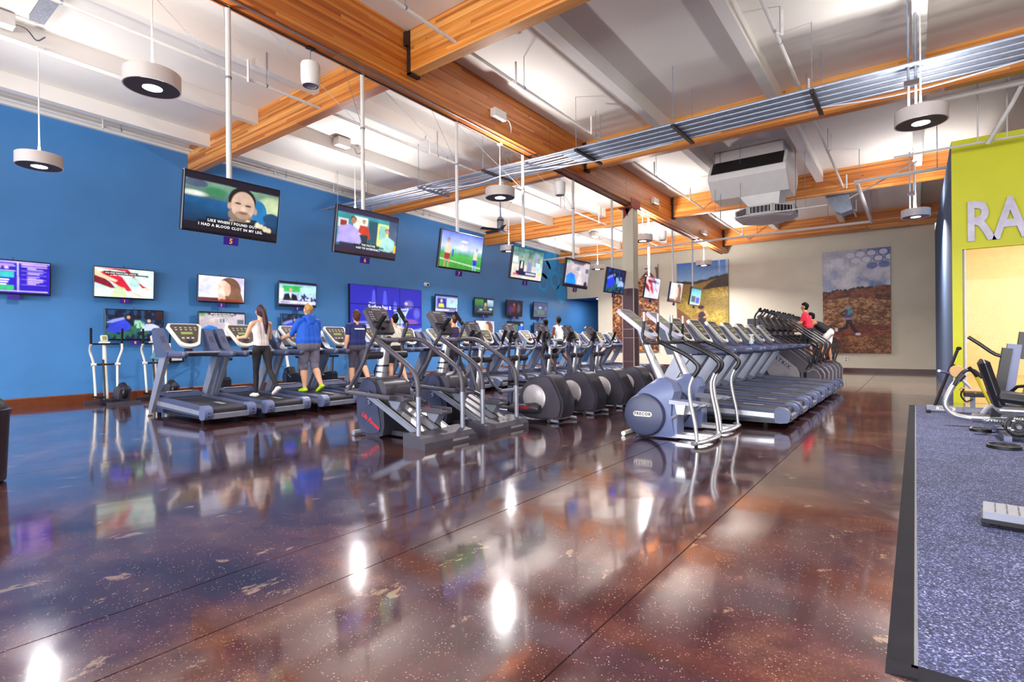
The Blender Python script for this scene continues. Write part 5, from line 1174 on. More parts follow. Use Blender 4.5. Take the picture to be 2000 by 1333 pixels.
# ---- stair climbers at the back right
def make_climber(label, loc):
    t = thing('stair_climber', label, 'stair climber', loc, group='black stair climbers')
    STG = bpy.data.materials.get('climber_silver') or material('climber_silver', '#9a979c', .4, .2, var=.08)
    CDK = bpy.data.materials.get('climber_dark') or material('climber_dark', '#2c2529', .42, var=.1)
    CMD = bpy.data.materials.get('climber_mid') or material('climber_mid', '#5c555f', .42, var=.1)
    for s in (-1, 1):
        a, b = sorted((s * .30, s * .37))
        MB().prism([(-.75, 0), (.66, 0), (.66, .36), (.56, .52), (-.14, 1.14), (-.45, 1.14), (-.75, .6)], 'y', a, b).build('side_case', CDK, t, smooth=False)
        a, b = sorted((s * .37, s * .385))
        pn = MB().prism([(.08, .02), (.60, .02), (.64, .08), (.64, .36), (.57, .50), (-.04, 1.03), (-.24, 1.06), (-.32, .9), (-.27, .72)], 'y', a, b).build('side_panel', STG, t)
        text_obj('panel_lettering', 'MATRIX', .13, INKPRINT, pn, frame((.20, s * .387, .66), (.77, 0, -.62) if s < 0 else (-.77, 0, .62), (0, 0, 1)), bold=.003, spacing=1.3)
        a, b = sorted((s * .29, s * .365))
        MB().prism([(.60, .40), (.9, .36), (.98, .45), (-.08, 1.36), (-.36, 1.34), (-.3, 1.16)], 'y', a, b).build('stringer', CMD, t, smooth=False)
        a, b = sorted((s * .27, s * .40))
        MB().prism([(.78, 0), (1.08, 0), (1.09, .30), (1.02, .42), (.92, .45), (.82, .38), (.78, .2)], 'y', a, b).build('rear_pod', CMD, t)
        MB().tube([(1.085, s * .40, .02), (1.095, s * .40, .30), (1.02, s * .40, .43), (.92, s * .40, .455), (.82, s * .40, .385)], .01, 6).build('pod_trim', STG, t)
        MB().tube(cr([(-.32, s * .26, 1.97), (-.05, s * .33, 1.9), (.35, s * .37, 1.62), (.75, s * .38, 1.32), (.98, s * .38, 1.14), (1.03, s * .38, 1.04), (.98, s * .38, .86), (.88, s * .38, .5)], 4), .023, 10).build('handrail', BLACK, t)
        MB().tube(cr([(-.3, s * .34, 1.35), (.1, s * .36, 1.28), (.5, s * .37, 1.02), (.78, s * .38, .8), (.86, s * .38, .62), (.78, s * .38, .45)], 4), .018, 8).build('lower_rail', BLACK, t)
        MB().tube(cr([(-.32, s * .26, 1.97), (-.42, s * .26, 1.8), (-.42, s * .26, 1.5), (-.38, s * .3, 1.1)], 3), .025, 10).build('front_post', CDK, t)
        MB().tube([(-.32, s * .26, 1.98), (-.26, s * .26, 2.02)], .03, 8).build('rail_grip', BLACKRUBBER, t)
    for k in range(6):
        x, z = .78 - k * .205, .20 + k * .2
        MB().box(x - .17, x + .05, -.27, .27, z - .03, z).box(x - .17, x - .15, -.27, .27, z, z + .17).build('step', CMD, t, smooth=False)
    MB().prism([(-.7, .02), (.75, .02), (.75, .12), (-.4, 1.1), (-.7, .6)], 'y', -.29, .29).build('core', BLACK, t, smooth=False)
    MB().tube([(-.34, -.26, 1.95), (-.34, .26, 1.95)], .02, 8).build('cross_tube', BLACK, t)
    slab_on_plane(MB(), rrect(.44, .46, .08), (-.22, 0, 1.66), (-.5, 0, .86), -.07, 0).build('console', CDK, t)
    slab_on_plane(MB(), rrect(.32, .26, .04), (-.215, 0, 1.68), (-.5, 0, .86), 0, .006).build('display', SCREENGREY, t)
    MB().prism([(-.45, 1.1), (-.25, 1.1), (-.24, 1.5), (-.4, 1.55)], 'y', -.22, .22).build('front_panel', CMD, t, smooth=False)
    return t
c0 = None
for k in range(6):
    y = 15.35 + .84 * k
    lb = 'black stair climber with silver panel, ' + ['nearest of its row', 'second of its row', 'third, used by the man in the red shirt', 'fourth, used by the man in black', 'fifth of its row', 'farthest, beside the back wall'][k]
    if c0 is None: c0 = make_climber(lb, (-2.95, y, 0))
    else: copy_tree(c0, (-2.95, y, 0), lb)

# ---- light arm trainers standing against the blue wall
def make_armtrainer(label, loc):
    t = thing('cross_trainer', label, 'elliptical trainer', loc, group='slim cross trainers at the blue wall')
    MB().tube([(-.05, 0, .08), (-.12, 0, .6), (-.16, 0, 1.22)], [.045, .04, .035], 12).build('mast', CREAM, t)
    MB().tube([(-.02, -.03, .1), (-.10, -.04, .9)], .018, 8).build('cable_guard', BLACK, t)
    MB().cbox(-.2, -.1, -.09, .09, 1.22, 1.27, .01).build('console_base', CREAM, t, smooth=False)
    MB().cbox(-.2, -.14, -.06, .06, 1.27, 1.40, .012, rot=Matrix.Rotation(-.3, 3, 'Y')).build('meter', CREAM, t, smooth=False)
    MB().box(-.15, -.13, -.035, .035, 1.3, 1.38, rot=Matrix.Rotation(-.3, 3, 'Y')).build('meter_face', LCD, t, smooth=False)
    MB().tube([(-.1, -.24, 1.22), (-.1, .24, 1.22)], .016, 8).build('fixed_bar', BLACKRUBBER, t)
    MB().tube([(-.1, -.26, .80), (-.1, .26, .80)], .018, 8).build('pivot_axle', BLACK, t)
    for s in (-1, 1):
        MB().tube(cr([(.0 - .1 * s, s * .29, 1.22), (-.05, s * .27, 1.08), (-.08, s * .21, .86), (-.08, s * .20, .7), (-.04, s * .19, .3), (.02 * s, s * .19, .12)], 3), .022, 10).build('swing_arm', CREAM, t)
        MB().tube([(.0 - .1 * s, s * .29, 1.22), (.02 - .1 * s, s * .295, 1.54)], .02, 10).build('arm_grip', BLACKRUBBER, t)
        MB().cyl((-.08, s * .16, .8), (-.08, s * .25, .8), .03, n=10).build('arm_bearing', CREAM, t)
        MB().cbox(.02 - .12, .02 + .24, s * .17 - .06, s * .17 + .06, .13, .17, .01).build('pedal', BLACKRUBBER, t, smooth=False)
    MB().lathe([(.02, -.05), (.16, -.05), (.18, -.03), (.18, .03), (.16, .05), (.02, .05)], (.22, .2, .25), 24, 'y').build('flywheel', BLACK, t)
    MB().lathe([(.02, -.056), (.1, -.056), (.1, -.05)], (.22, .2, .25), 20, 'y').build('flywheel_hub', CHROME, t)
    MB().prism([(-.15, .05), (.3, .05), (.4, .3), (.25, .36), (.05, .3)], 'y', .1, .3).build('guard', CHARCOAL, t, smooth=False)
    MB().box(-.3, .4, -.04, .04, .04, .1).build('spine', BLACK, t, smooth=False)
    MB().box(.36, .44, -.12, .46, .0, .05).build('rear_foot', CHARCOAL, t, smooth=False)
    MB().box(-.36, -.28, -.3, .3, .0, .05).build('front_foot', CHARCOAL, t, smooth=False)
    return t
a0 = make_armtrainer('slim white cross trainer against the blue wall, left of the pair', (-13.2, 3.72, 0))
copy_tree(a0, (-13.2, 4.62, 0), 'slim white cross trainer with a towel, behind the nearest treadmill')
t = MB().loft([[( -13.32, 4.52, .90), (-13.2, 4.52, .90), (-13.2, 4.70, .88), (-13.32, 4.70, .88)], [(-13.30, 4.57, 1.0), (-13.22, 4.57, 1.0), (-13.22, 4.66, 1.0), (-13.30, 4.66, 1.0)], [(-13.28, 4.6, 1.12), (-13.24, 4.6, 1.12), (-13.24, 4.64, 1.12), (-13.28, 4.64, 1.12)]]).build('towel', material('teal_towel', '#5a93a8', .8, var=.15, scale=20, bump=.4, bump_scale=80))
tag(t, 'small teal towel bunched on the mast of the cross trainer', 'towel')
t = thing('wipe_dispenser', 'black wipe dispenser with a white label on the blue wall behind the treadmill', 'dispenser', (W, 5.25, .78))
MB().cbox(0, .16, -.17, .17, 0, .2, .01).build('case', BLACK, t, smooth=False); MB().box(.16, .165, -.1, .12, .04, .15).build('paper_label', CREAM, t, smooth=False)

# ---- bikes along the blue wall
def make_bike(label, loc):
    t = thing('exercise_bike', label, 'exercise bike', loc, group='exercise bikes along the blue wall')
    MB().prism([(-.45, .08), (-.5, .3), (-.38, .52), (-.2, .58), (-.1, .38), (.2, .42), (.3, .36), (.3, .1)], 'y', -.09, .09).build('housing', BLACK, t)
    MB().prism([(-.42, .1), (-.46, .3), (-.36, .48), (-.25, .5), (-.28, .1)], 'y', -.1, .1).build('front_panel', CHARCOAL, t)
    MB().tube([(.14, 0, .38), (.2, 0, .8)], [.05, .03], 10).build('seat_post', CHARCOAL, t)
    MB().loft([[(.02, -.02, .86), (.02, .02, .86), (.02, .02, .83), (.02, -.02, .83)], [(.15, -.05, .87), (.15, .05, .87), (.15, .05, .81), (.15, -.05, .81)], [(.28, -.12, .875), (.28, .12, .875), (.28, .12, .81), (.28, -.12, .81)], [(.34, -.1, .87), (.34, .1, .87), (.34, .1, .82), (.34, -.1, .82)]]).build('saddle', BLACKRUBBER, t)
    MB().tube([(-.32, 0, .45), (-.42, 0, .8), (-.46, 0, 1.1)], [.045, .035, .03], 10).build('handlebar_mast', CREAM, t)
    MB().tube(cr([(-.2, -.22, 1.12), (-.34, -.2, 1.05), (-.44, -.05, 1.06), (-.44, .05, 1.06), (-.34, .2, 1.05), (-.2, .22, 1.12)], 3), .016, 8).build('handlebar', BLACKRUBBER, t)
    MB().cbox(-.52, -.42, -.14, .14, 1.12, 1.3, .015, rot=Matrix.Rotation(-.5, 3, 'Y')).build('console', CHARCOAL, t, smooth=False)
    for s in (-1, 1):
        MB().tube([(-.05, s * .1, .3), (-.05 + .13 * s, s * .12, .3 - .1 * s)], .014, 8).build('crank', CHROME, t)
        MB().cbox(-.1 + .13 * s, .0 + .13 * s, s * .17 - .045, s * .17 + .045, .28 - .1 * s, .305 - .1 * s, .006).build('pedal', BLACK, t, smooth=False)
    MB().box(-.5, .42, -.04, .04, .03, .1).build('spine', SILVER, t, smooth=False)
    for x in (-.5, .4): MB().tube([(x, -.26, .03), (x, .26, .03)], .03, 10).build('foot', SILVER, t)
    return t
b0 = None
for k, y in enumerate((5.95, 7.85, 8.85, 9.9, 10.9)):
    lb = 'black upright exercise bike at the blue wall, ' + ['seen between the first two treadmills', 'behind the man in the blue hoodie', 'between the hoodie man and the navy shirt', 'behind the navy shirt', 'farthest of the bikes'][k]
    if b0 is None: b0 = make_bike(lb, (-13.15, y, 0))
    else: copy_tree(b0, (-13.15, y, 0), lb)
def make_recumbent(label, loc):
    t = thing('recumbent_bike', label, 'exercise bike', loc, group='recumbent bikes at the far end of the blue wall')
    MB().lathe([(.001, -.15), (.2, -.14), (.3, -.08), (.32, 0), (.3, .08), (.2, .14), (.001, .15)], (-.3, 0, .42), 28, 'y', cap=False).build('drive_housing', material('pale_grey_plastic', '#a9a9ae', .4) if 'pale_grey_plastic' not in bpy.data.materials else bpy.data.materials['pale_grey_plastic'], t)
    MB().tube([(-.35, 0, .65), (-.42, 0, 1.1)], .035, 10).build('mast', SILVER, t)
    MB().cbox(-.5, -.4, -.16, .16, 1.08, 1.3, .015, rot=Matrix.Rotation(-.4, 3, 'Y')).build('console', CREAM, t, smooth=False)
    MB().box(-.5, .75, -.06, .06, .04, .14).build('spine', SILVER, t, smooth=False)
    MB().cbox(.35, .72, -.2, .2, .46, .54, .02).build('seat', BLACKRUBBER, t, smooth=False)
    MB().cbox(.70, .78, -.2, .2, .5, 1.0, .02, rot=Matrix.Rotation(.25, 3, 'Y')).build('backrest', BLACKRUBBER, t, smooth=False)
    MB().box(.45, .62, -.05, .05, .12, .46).build('seat_post', SILVER, t, smooth=False)
    MB().tube(cr([(.3, -.28, .66), (.5, -.27, .6), (.6, -.22, .5), (.6, .22, .5), (.5, .27, .6), (.3, .28, .66)], 3), .016, 8).build('side_handles', CHARCOAL, t)
    for x in (-.48, .72): MB().tube([(x, -.26, .03), (x, .26, .03)], .03, 10).build('foot', SILVER, t)
    return t
r0 = make_recumbent('grey recumbent bike with a round housing, left of its pair at the far wall', (-12.7, 15.0, 0))
copy_tree(r0, (-12.7, 16.2, 0), 'grey recumbent bike with a round housing, right of its pair at the far wall')
# ------------------------------------------------------------------ strength machines on the mat, small things
PADBLACK = material('black_vinyl', '#1b1a22', .42, var=.12, bump=.1, bump_scale=120)
YBAR = material('yellow_paint', '#d8c62a', .4, var=.06)
TAN = material('tan_vinyl', '#c69c66', .5, var=.08)
GREYPOST = material('grey_frame', '#6d7290', .38, .1, var=.06)
def plate_mesh(mb, c, axis, r, th):
    mb.lathe([(.02, -th), (.035, -th), (.04, -th * .7), (r * .55, -th * .7), (r * .6, -th * .4), (r * .82, -th * .4), (r * .88, -th), (r, -th * .8), (r, th * .8), (r * .88, th), (r * .82, th * .4), (r * .6, th * .4), (r * .55, th * .7), (.04, th * .7), (.035, th), (.02, th)], c, 32, axis, cap=False); return mb
t = thing('leg_curl_bench', 'silver based machine with a slanted black bar and tan rollers at the court corner', 'weight machine', (.5, 11.0, .014))
MB().box(-.36, .34, -.03, .03, 0.02, .10).build('base', SILVER, t, smooth=False)
MB().box(-.24, .0, -.032, -.03, .035, .085).build('name_panel', CREAM, t, smooth=False)
text_obj('base_lettering', 'PRECOR', .045, GREYPOST, t, frame((-.12, -.0335, .06), (1, 0, 0), (0, 0, 1)), bold=.001)
for x in (-.34, .3): MB().box(x - .03, x + .03, -.25, .25, 0, .03).build('foot', BLACKRUBBER, t, smooth=False)
MB().tube([(-.26, 0, .08), (.04, 0, 1.02)], .022, 8).build('slanted_bar', BLACK, t)
MB().cyl((.04, -.03, 1.02), (.06, .03, 1.02), .028, n=10).build('bar_end', BLACKRUBBER, t)
MB().tube([(-.03, 0, .77), (.09, 0, .69)], .014, 8).build('brace', BLACK, t)
MB().lathe([(.03, -.05), (.09, -.05), (.1, 0), (.09, .05), (.03, .05)], (.02, -.12, .66), 24, 'y').build('roller', TAN, t)
MB().tube([(-.19, -.05, .66), (.0, -.05, .60), (.1, -.05, .58)], .02, 8).build('lever', material('violet_grey_metal', '#56507e', .35, .4) , t)
MB().cyl((-.20, -.08, .665), (-.20, -.02, .665), .022, n=10).build('lever_cap', CHROME, t)
MB().tube([(.04, -.1, .58), (.14, -.1, .46), (.24, -.1, .32)], .022, 8).build('adjuster', SILVER2, t)
MB().cbox(.05, .5, -.14, .1, .33, .40, .03).build('tan_pad', TAN, t)
MB().cbox(.1, .44, -.13, .09, .27, .33, .01).build('pad_board', BLACK, t, smooth=False)
MB().box(.18, .24, -.03, .03, .1, .28).build('pad_post', SILVER, t, smooth=False)
MB().tube(cr([(.1, -.15, .40), (.06, -.16, .3), (.12, -.16, .2), (.2, -.16, .24)], 3), .012, 6).build('cable', BLACK, t)
t = thing('leg_press_machine', 'plate-loaded machine with black padded back, silver curved frame and yellow bar', 'weight machine', (.75, 9.0, .014))
MB().tube(cr([(-.30, .32, .62), (-.36, .32, .52), (-.43, .3, .33), (-.40, .3, .21), (-.30, .3, .14), (-.10, .28, .12), (.2, .1, .15), (.5, -.1, .2)], 4), .034, 12).build('curved_frame', SILVER2, t)
MB().tube([(-.13, .3, .72), (.03, .3, .31)], .026, 8, squash=.7).build('yellow_bar', YBAR, t)
MB().tube(cr([(-.34, .3, .55), (-.28, .3, .68), (-.22, .3, .75), (-.15, .3, .76), (-.1, .3, .72), (-.05, .3, .66)], 3), .022, 10).build('bent_handle', BLACK, t)
MB().tube([(-.19, .26, .80), (-.10, .26, .68)], .022, 10).build('handle_grip', BLACKRUBBER, t)
MB().tube([(-.30, .32, .62), (-.24, .32, .7)], .04, 10).build('joint_block', CHARCOAL, t)
MB().cbox(-.05, .05, -.62, -.18, -.30, .30, .045, rot=Matrix.Rotation(-.26, 3, 'Y')).move(Matrix.Translation((-.03, 0, .64))).build('back_pad', PADBLACK, t)
MB().cbox(-.02, .9, -.66, -.12, .38, .50, .05, rot=Matrix.Rotation(.12, 3, 'Y')).build('seat_pad', PADBLACK, t)
MB().cbox(.0, .85, -.6, -.18, .30, .38, .03).build('seat_shell', SILVER2, t)
MB().tube([(-.14, -.3, .18), (.15, -.3, .17), (.6, -.3, .2)], .045, 12).build('cross_tube', SILVER2, t)
text_obj('tube_lettering', 'ICARIAN', .05, INKPRINT, t, frame((.0, -.346, .17), (1, 0, -.03), (0, 0, 1)), bold=.002)
MB().tube([(-.14, -.3, .18), (-.05, -.1, .28), (.05, .1, .34)], .03, 10).build('knee_tube', SILVER, t)
MB().cyl((-.2, -.3, .2), (-.1, -.3, .2), .06, n=14).build('pivot', CHROME, t)
MB().tube([(.18, -.75, .17), (.18, -.2, .17)], .024, 10).build('plate_horn', CHROME, t)
MB().box(.05, .8, -.2, -.1, .0, .06).box(.05, .12, -.75, .3, 0, .06).build('floor_frame', GREYPOST, t, smooth=False)
MB().tube([(.15, .1, .45), (.25, .0, .58), (.45, -.1, .62)], .02, 8).build('side_handle', BLACKRUBBER, t)
for (x, y, r, lb) in ((.65, 8.98, .11, 'black weight plate lying flat on the mat behind the bench'), (.75, 7.74, .145, 'black weight plate lying flat on the mat, nearer of the two')):
    p_ = thing('weight_plate', lb, 'weight plate', (x, y, .034), group='weight plates on the mat')
    plate_mesh(MB(), (0, 0, 0), 'z', r, .02).build('disc', BLACK, p_); MB().lathe([(r * .9, .018), (r * .97, .021), (r, .016)], n=32, cap=False).build('rim', CHROME, p_)
p_ = thing('weight_plate', 'black weight plate with white numbers hung on the leg machine', 'weight plate', (.93, 8.32, .19), group='weight plates on the mat')
plate_mesh(MB(), (0, 0, 0), 'y', .125, .025).build('disc', BLACK, p_)
for a, s in ((PI / 2, 'PACE'), (PI * 1.1, '10'), (-.35, '4.5')):
    text_obj('plate_lettering', s, .035, WHITEPRINT, p_, frame((.085 * math.cos(a), -.027, .085 * math.sin(a)), (1, 0, 0), (0, 0, 1)))
for a in (.5, 2.2, 3.9): MB().ell((.07 * math.cos(a), -.02, .07 * math.sin(a)), (.022, .01, .018)).build('grip_hole', CHROME, p_)
t = thing('press_machine', 'tall grey posted machine with a black press arm at the right edge', 'weight machine', (1.07, 9.78, .014))
MB().box(-.12, .02, -.06, .06, .4, 1.1, rot=Matrix.Rotation(.12, 3, 'Y')).build('grey_post', GREYPOST, t, smooth=False)
MB().box(-.20, -.1, -.07, .07, .02, 1.05, rot=Matrix.Rotation(.14, 3, 'Y')).build('black_post', BLACK, t, smooth=False)
MB().box(.02, .1, -.05, .05, .9, 1.26, rot=Matrix.Rotation(.12, 3, 'Y')).build('top_post', BLACK, t, smooth=False)
MB().tube([(.0, 0, .93), (-.10, 0, .93)], .02, 8).build('arm_sleeve', CHROME, t)
MB().tube(cr([(-.08, 0, .93), (-.2, 0, .96), (-.36, 0, 1.10), (-.48, 0, 1.2)], 3), .024, 10).build('press_arm', BLACK, t)
MB().box(.08, .14, -.05, .05, .05, .95, rot=Matrix.Rotation(.2, 3, 'Y')).build('rear_stay', GREYPOST, t, smooth=False)
MB().box(-.35, .35, -.3, -.22, 0, .06).box(-.35, .35, .22, .3, 0, .06).box(-.2, -.1, -.3, .3, 0, .08).build('base', GREYPOST, t, smooth=False)
t = thing('foot_platform', 'silver ribbed foot platform of a machine at the right edge of the mat', 'platform', (.72, 4.55, .014))
Rp = Matrix.Rotation(-.08, 3, 'Z')
MB().box(-.38, .5, -.14, .14, .055, .10, rot=Rp, pivot=(0, 0, 0)).build('plate', SILVER, t, smooth=False)
MB().box(-.39, .5, -.145, .145, .03, .056, rot=Rp, pivot=(0, 0, 0)).build('rim', BLACK, t, smooth=False)
for k in range(14):
    for s in (-1, 1):
        MB().box(-.325 + k * .055, -.318 + k * .055, s * .065 - .05, s * .065 + .05, .0995, .103, rot=Rp, pivot=(0, 0, 0)).build('rib', CHARCOAL, t, smooth=False)
MB().box(-.3, .5, -.1, .1, 0, .03, rot=Rp, pivot=(0, 0, 0)).build('foot', BLACKRUBBER, t, smooth=False)
# waste bin at the left edge
t = thing('waste_bin', 'dark round waste bin cut off by the left edge', 'bin', (-6.50, .88, 0))
MB().lathe([(.17, 0), (.2, .02), (.225, .60), (.225, .62)], n=32).build('body', material('bin_plum', '#1d0f1e', .4, var=.1), t)
MB().lathe([(.235, .60), (.235, .64), (.2, .65)], n=32, cap=False).build('rim', material('bin_rim', '#2a1a2c', .3), t)
MB().lathe([(.215, .64), (.2, .70), (.14, .76), (.001, .79)], n=32, cap=False).build('dome_lid', BLACK, t)
# bottles
t = thing('spray_bottle', 'white spray bottle with blue liquid on a treadmill in the right hand row', 'bottle', (-2.62, 11.40, 1.06))
MB().lathe([(.04, 0), (.045, .02), (.045, .06)], n=16).build('liquid', material('blue_liquid', '#2f6fd0', .2), t)
MB().lathe([(.045, .06), (.04, .14), (.02, .19), (.015, .22)], n=16, cap=False).build('bottle_body', CREAM, t)
MB().box(-.03, .05, -.015, .015, .22, .25).tube([(.03, 0, .22), (.05, 0, .17)], .008, 6).build('trigger', CREAM, t, smooth=False)
t = thing('water_bottle', 'clear water bottle in the cup holder beside the man in the blue hoodie', 'bottle', (-9.80, 5.47, 1.20))
MB().lathe([(.033, 0), (.036, .02), (.034, .09), (.036, .14), (.02, .19), (.014, .2)], n=14).build('bottle_body', material('clear_plastic', '#c3cbd6', .15, var=.08), t)
MB().lathe([(.016, .2), (.016, .225)], n=10).build('cap', CREAM, t)
MB().lathe([(.0368, .06), (.0368, .12)], n=14, cap=False).build('paper_label', material('bottle_label', '#4a86c8', .5), t)
t = MB().cbox(-5.72, -5.55, 8.84, 9.02, 1.22, 1.25, .01).build('hand_towel', material('sky_towel', '#7fb4e0', .8, var=.2, scale=40)); tag(t, 'folded pale blue towel on the third elliptical trainer', 'towel')
# ------------------------------------------------------------------ people
def body_prims(h, girth, lean, legs, arms, cloth, wide=1.0):
    """capsules (p0, r0, p1, r1, tag, flat) for a figure facing -x, feet on z = 0"""
    s = h / 1.75; P = []
    TH, SH, FT = .43 * s, .42 * s, .075 * s
    def down(a): return Vector((-math.sin(a), 0, -math.cos(a)))
    feet = []
    for i, (a, kb, ft) in enumerate(legs):
        hip = Vector((0, (-1 if i == 0 else 1) * .095 * s * wide, 0)); kn = hip + down(a) * TH; an = kn + down(a - kb) * SH
        feet.append((hip, kn, an, ft))
    low = min(f[2].z - FT - (.05 * s if f[3] < -.3 else 0) for f in feet)
    up = Vector((0, 0, -low))
    hipc = up
    spine = Vector((-math.sin(lean), 0, math.cos(lean))); fw = Vector((-math.cos(lean), 0, -math.sin(lean)))
    waist = hipc + spine * .17 * s; chest = hipc + spine * .36 * s; sh = hipc + spine * .49 * s; neck = hipc + spine * .555 * s; 
    head = neck + Vector((-math.sin(lean * .5), 0, math.cos(lean * .5))) * .155 * s
    g = girth
    def T(k): return cloth[k]
    Yv = Vector((0, 1, 0))
    # torso: stacked side by side capsules keep a broad, flat section
    for off in (-1, 0, 1):
        P.append((hipc + Yv * off * .065 * s * wide * (1 + .3 * (g - 1)), .105 * s * g, hipc + spine * .03 * s + Yv * off * .06 * s * wide * g, .103 * s * g, T('hips')))
        P.append((hipc + spine * (.10 + cloth.get('hem', 0)) * s + Yv * off * .06 * s * wide * g, .110 * s * g, waist + Yv * off * .055 * s * wide * g, .098 * s * g, T('top')))
        P.append((waist + Yv * off * .055 * s * wide * g, .098 * s * g, chest + Yv * off * .078 * s * wide, .105 * s * (1 + .6 * (g - 1)), T('top')))
        P.append((chest + Yv * off * .078 * s * wide, .105 * s * (1 + .6 * (g - 1)), sh + Yv * off * .085 * s * wide - spine * .035 * s, .075 * s, T('top')))
    for sg in (-1, 1): P.append((sh + Yv * sg * .04 * s + spine * .02 * s, .05 * s, sh + Yv * sg * .155 * s * wide - spine * .01 * s, .062 * s * (1 + .4 * (g - 1)), T('shoulder')))
    P.append((sh - spine * .02 * s, .062 * s, neck + spine * .05 * s, .052 * s, 'skin'))
    P.append((neck + spine * .0 * s, .056 * s, neck + spine * .03 * s, .054 * s, T('collar')))
    for i, (a, ab, eb) in enumerate(arms):
        sg = -1 if i == 0 else 1
        S = sh + Yv * sg * .185 * s * wide - spine * .015 * s
        d = Vector((-math.sin(a + lean * 0) * math.cos(ab), sg * math.sin(ab), -math.cos(a) * math.cos(ab)))
        E = S + d * .285 * s; d2 = Vector((-math.sin(a + eb) * math.cos(ab * .4), sg * math.sin(ab * .4), -math.cos(a + eb) * math.cos(ab * .4))); Wr = E + d2 * .245 * s
        rr = 1 + .5 * (g - 1)
        mid = S.lerp(E, .62)
        P.append((S, .058 * s * rr, mid, .05 * s * rr, T('sleeve')))
        P.append((mid, .044 * s * rr, E, .04 * s * rr, T('sleeve_low')))
        P.append((E, .042 * s * rr, E.lerp(Wr, .35), .041 * s * rr, T('forearm'))); P.append((E.lerp(Wr, .35), .04 * s * rr, Wr, .027 * s, T('forearm')))
        pal = Wr + d2 * .085 * s
        side = d2.cross(Yv).normalized() if abs(d2.y) < .9 else Vector((1, 0, 0)); lat = d2.cross(side).normalized()
        for o in (-.02, 0, .02): P.append((Wr + side * o * .6 * s, .018 * s, pal + side * o * s, .016 * s, 'skin'))
        curl = lat * (.02 * s * sg)
        for k, ln in ((-1.5, .07), (-.5, .085), (.5, .08), (1.5, .062)):
            f0 = pal + side * k * .0175 * s; f1 = f0 + d2 * ln * .5 * s + curl * .4; P.append((f0, .0095 * s, f1, .009 * s, 'skin')); P.append((f1, .009 * s, f1 + d2 * ln * .45 * s + curl * 1.2, .0075 * s, 'skin'))
        th0 = Wr.lerp(pal, .35) - side * .028 * s; th1 = th0 - side * .025 * s + d2 * .035 * s; P.append((th0, .012 * s, th1, .0105 * s, 'skin')); P.append((th1, .0105 * s, th1 + d2 * .032 * s, .009 * s, 'skin'))
    for i, (hip, kn, an, ft) in enumerate(feet):
        hip, kn, an = hip + up, kn + up, an + up; rr = 1 + .45 * (g - 1)
        m1 = hip.lerp(kn, .72)
        P.append((hip, .092 * s * rr, hip.lerp(kn, .35), .088 * s * rr, T('thigh'))); P.append((hip.lerp(kn, .35), .088 * s * rr, m1, (.082 if cloth.get('loose') else .065) * s * rr, T('thigh')))
        P.append((m1, .066 * s * rr, kn, (.075 if cloth.get('loose') and cloth['knee'] != 'skin' else .056) * s * rr, T('knee')))
        P.append((kn, .053 * s * rr, kn.lerp(an, .3), .057 * s * rr, T('calf'))); P.append((kn.lerp(an, .3), .057 * s * rr, an, .036 * s, T('shin')))
        an2 = an
        fd = Vector((-math.cos(ft), 0, math.sin(ft))); heel = an + Vector((.035 * s * math.cos(ft), 0, -.045 * s)) ; 
        dn = Vector((-math.sin(ft), 0, -math.cos(ft)))
        heel = an2 - fd * .03 * s + dn * .04 * s; ball = an2 + fd * .13 * s + dn * .045 * s; toe = an2 + fd * .18 * s + dn * .05 * s
        P.append((an, .036 * s, an + dn * .02 * s, .038 * s, T('ankle')))
        for o in (-.018, .018):
            P.append((heel + Yv * o * .6 * s, .034 * s, ball + Yv * o * s, .032 * s, 'shoe')); P.append((ball + Yv * o * s, .032 * s, toe + Yv * o * .7 * s, .026 * s, 'shoe'))
        P.append((an2 + dn * .01 * s, .036 * s, ball - dn * .01 * s, .03 * s, 'shoe'))
    # head
    hd = 'skin'
    tl = head - neck; ux = tl.normalized(); fx = Vector((-ux.z, 0, ux.x))
    P.append((head + ux * .02 * s - fx * .012 * s, .082 * s, head + ux * .035 * s - fx * .02 * s, .080 * s, hd)); P.append((head + ux * .01 * s + fx * .02 * s, .072 * s, head - ux * .055 * s + fx * .035 * s, .052 * s, hd)); P.append((head - ux * .07 * s + fx * .035 * s, .036 * s, head - ux * .085 * s + fx * .05 * s, .03 * s, hd))
    P.append((head + ux * .005 * s + fx * .088 * s, .010 * s, head - ux * .03 * s + fx * .102 * s, .014 * s, hd))
    for sg in (-1, 1): P.append((head + Yv * sg * .08 * s + ux * .01 * s, .016 * s, head + Yv * sg * .083 * s - ux * .03 * s, .012 * s, hd))
    return P, dict(head=head, ux=ux, fx=fx, s=s, sh=sh, spine=spine, neck=neck, hip=hipc, chest=chest)

def capsule(mb, p0, r0, p1, r1, n=12):
    d = p1 - p0; L_ = d.length
    if L_ < 1e-5: d = Vector((0, 0, 1)); L_ = 1e-5
    u = d.normalized(); pts = []; rs = []
    for k in range(4): a = PI / 2 * k / 4; pts.append(p0 - u * r0 * math.cos(a)); rs.append(max(1e-4, r0 * math.sin(a)))
    pts.append(p0); rs.append(r0); pts.append(p1 + u * 1e-5); rs.append(r1)
    for k in range(1, 5): a = PI / 2 * k / 4; pts.append(p1 + u * r1 * math.sin(a)); rs.append(max(1e-4, r1 * math.cos(a)))
    mb.tube([tuple(p) for p in pts], rs, n)

